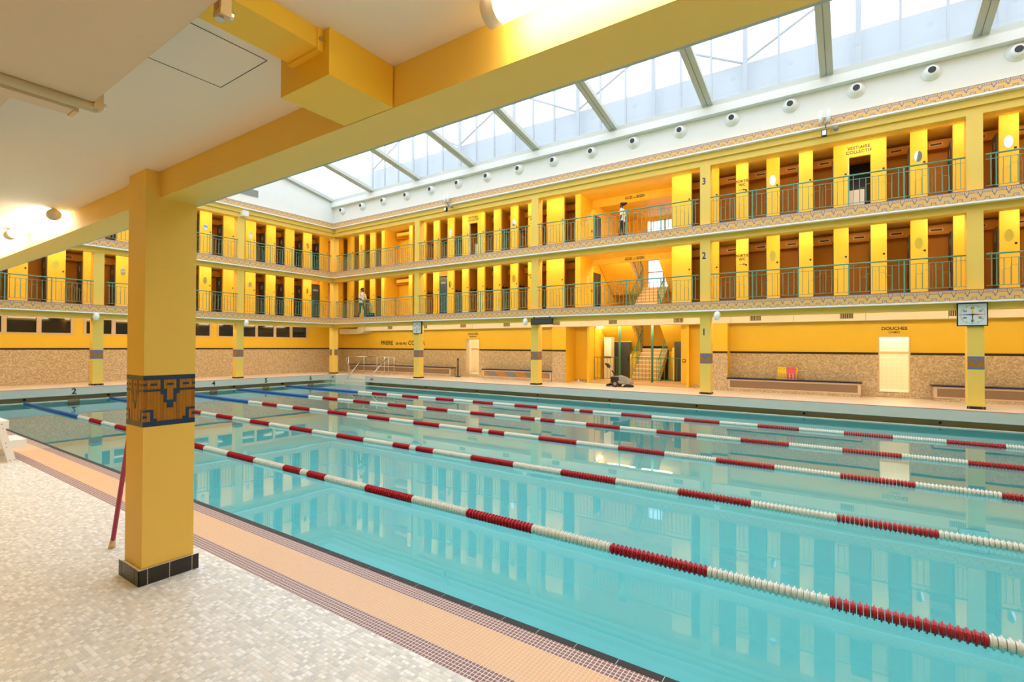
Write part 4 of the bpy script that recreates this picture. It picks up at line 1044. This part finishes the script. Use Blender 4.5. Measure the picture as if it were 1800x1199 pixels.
def arm(J, E, R, side, sh, el, wr, hand_dir):
    for n, p, r in (('sh', sh, .055), ('el', el, .042), ('wr', wr, .03)): J[n + side] = p; R[n + side] = r
    E += [('chest', 'sh' + side), ('sh' + side, 'el' + side), ('el' + side, 'wr' + side)]
    h = Vector(wr) + Vector(hand_dir) * .05; J['palm' + side] = tuple(h); R['palm' + side] = (.038, .022); E.append(('wr' + side, 'palm' + side))
    d = Vector(hand_dir).normalized(); q = Vector((0, 1, 0)) if abs(d.y) < .8 else Vector((1, 0, 0)); q = d.cross(q).normalized()
    for k, ln in enumerate((.075, .085, .08, .06)):
        b = h + q * (.03 - .02 * k) ; J['f%d%s' % (k, side)] = tuple(b + d * .03); J['g%d%s' % (k, side)] = tuple(b + d * ln + d.cross(q) * .02)
        R['f%d%s' % (k, side)] = .009; R['g%d%s' % (k, side)] = .008; E += [('palm' + side, 'f%d%s' % (k, side)), ('f%d%s' % (k, side), 'g%d%s' % (k, side))]
    J['t' + side] = tuple(h + q * .045 + d * .02); R['t' + side] = .009; E.append(('palm' + side, 't' + side))
def base_pose(stride, lean=0):
    J = dict(pelvis=(0, 0, .95), belly=(.01, 0, 1.08), chest=(.02 + lean, 0, 1.30), neck=(.03 + lean, 0, 1.47), jaw=(.055 + lean, 0, 1.55), head=(.035 + lean, 0, 1.645), crown=(.02 + lean, 0, 1.70),
             hipl=(0, .09, .90), hipr=(0, -.09, .90), kneel=(.05 + stride * .5, .095, .50), kneer=(.05 - stride * .35, -.095, .50), anl=(stride, .095, .09), anr=(-stride, -.095, .09),
             toel=(stride + .17, .10, .03), toer=(-stride + .17, -.10, .03))
    R = dict(pelvis=(.13, .10), belly=(.125, .095), chest=(.145, .10), neck=.055, jaw=(.06, .065), head=(.078, .095), crown=(.055, .07), hipl=.085, hipr=.085, kneel=.058, kneer=.058, anl=.04, anr=.04, toel=.032, toer=.032)
    E = [('pelvis', 'belly'), ('belly', 'chest'), ('chest', 'neck'), ('neck', 'jaw'), ('jaw', 'head'), ('head', 'crown'), ('pelvis', 'hipl'), ('pelvis', 'hipr'), ('hipl', 'kneel'), ('hipr', 'kneer'), ('kneel', 'anl'), ('kneer', 'anr'), ('anl', 'toel'), ('anr', 'toer')]
    return J, E, R
def paint_fn(sleeve):
    def f(c):
        if c.z > 1.485: return 2
        if c.z < .085: return 3
        if abs(c.y) > .20 and c.z < sleeve: return 2
        if c.x > .20 and c.z > .8: return 2
        if c.z < .93: return 1
        return 0
    return f
def head_details(root, s, lean, bun):
    hx, hz = (.035 + lean) * s, 1.645 * s
    m = MB().lathe([(-.02, .088), (.0, .103), (.04, .1), (.075, .075), (.098, .03)], ((.018 + lean) * s, 0, hz), (-.35, 0, 1), 16)
    if bun: m.lathe([(-.05, .02), (-.03, .05), (.0, .06), (.03, .05), (.05, .02)], ((-.13 + lean) * s, 0, hz + .03), (0, 0, 1), 12)
    m.build('hair', 'hair', root, True)
    for yy in (.032, -.032): MB().lathe([(-.008, .002), (0, .009), (.008, .002)], (hx + .088 * s, yy, hz - .01), (1, 0, 0), 8).build('eye', 'stripw', root, True)
    MB().prism([(hx + .085 * s, -.016, hz - .045), (hx + .085 * s, .016, hz - .045), (hx + .085 * s, 0, hz - .0)], (.028, 0, -.006)).build('nose', 'skin', root)
    MB().box(hx + .078 * s, hx + .088 * s, -.022, .022, hz - .078, hz - .07).build('mouth', 'hair', root)
    for yy in (.082, -.082): MB().lathe([(-.012, .012), (0, .028), (.012, .012)], (hx - .005, yy * s, hz - .015), (0, 1, 0), 10).build('ear', 'skin', root, True)
J, E, R = base_pose(.10)
arm(J, E, R, 'l', (.02, .185, 1.40), (-.03, .235, 1.14), (.04, .24, .90), (.1, 0, -1)); arm(J, E, R, 'r', (.02, -.185, 1.40), (-.03, -.235, 1.14), (.05, -.24, .90), (.1, 0, -1))
p1, s1 = person('person', (-7.42, 18.62, FLOOR[2]), PI, dict(joints=J, edges=E, radii=R, paint=paint_fn(1.16)), ['shirt', 'denim', 'skin', 'blackp'], 'person in white T-shirt and black trousers on the upper gallery', 1.58)
head_details(p1, s1, 0, True)
J, E, R = base_pose(.16, .05)
arm(J, E, R, 'l', (.05, .185, 1.40), (.10, .235, 1.14), (.32, .19, 1.02), (1, 0, -.25)); arm(J, E, R, 'r', (.05, -.185, 1.40), (.10, -.235, 1.14), (.32, -.17, 1.02), (1, 0, -.25))
p2, s2 = person('person', (-22.95, 18.55, FLOOR[1]), 0, dict(joints=J, edges=E, radii=R, paint=paint_fn(1.16)), ['shirt', 'denim', 'skin', 'blackp'], 'person in white T-shirt and jeans pushing a machine on lower gallery', 1.82)
head_details(p2, s2, .05, False)
vc = empty('floor_cleaner', (-22.3, 18.55, FLOOR[1])); tag(vc, 'black cleaning machine pushed along the lower gallery', 'cleaner')
MB().box(-.22, .25, -.18, .18, .06, .36).build('body', 'blackp', vc); MB().tube([(-.18, 0, .3), (-.30, 0, 1.0)], .02).build('handle_tube', 'blackp', vc)
MB().tube([(-.30, -.2, 1.0), (-.30, .2, 1.0)], .02).build('grip', 'blackp', vc); MB().tube([(.1, 0, .36), (.18, .05, .7), (.0, .05, .85), (-.25, 0, .9)], .03).build('hose', 'grey', vc, True)
for yy in (-.19, .16): MB().cyl((-.12, yy, .09), (-.12, yy + .03, .09), .09, n=14).build('wheel', 'grey', vc)
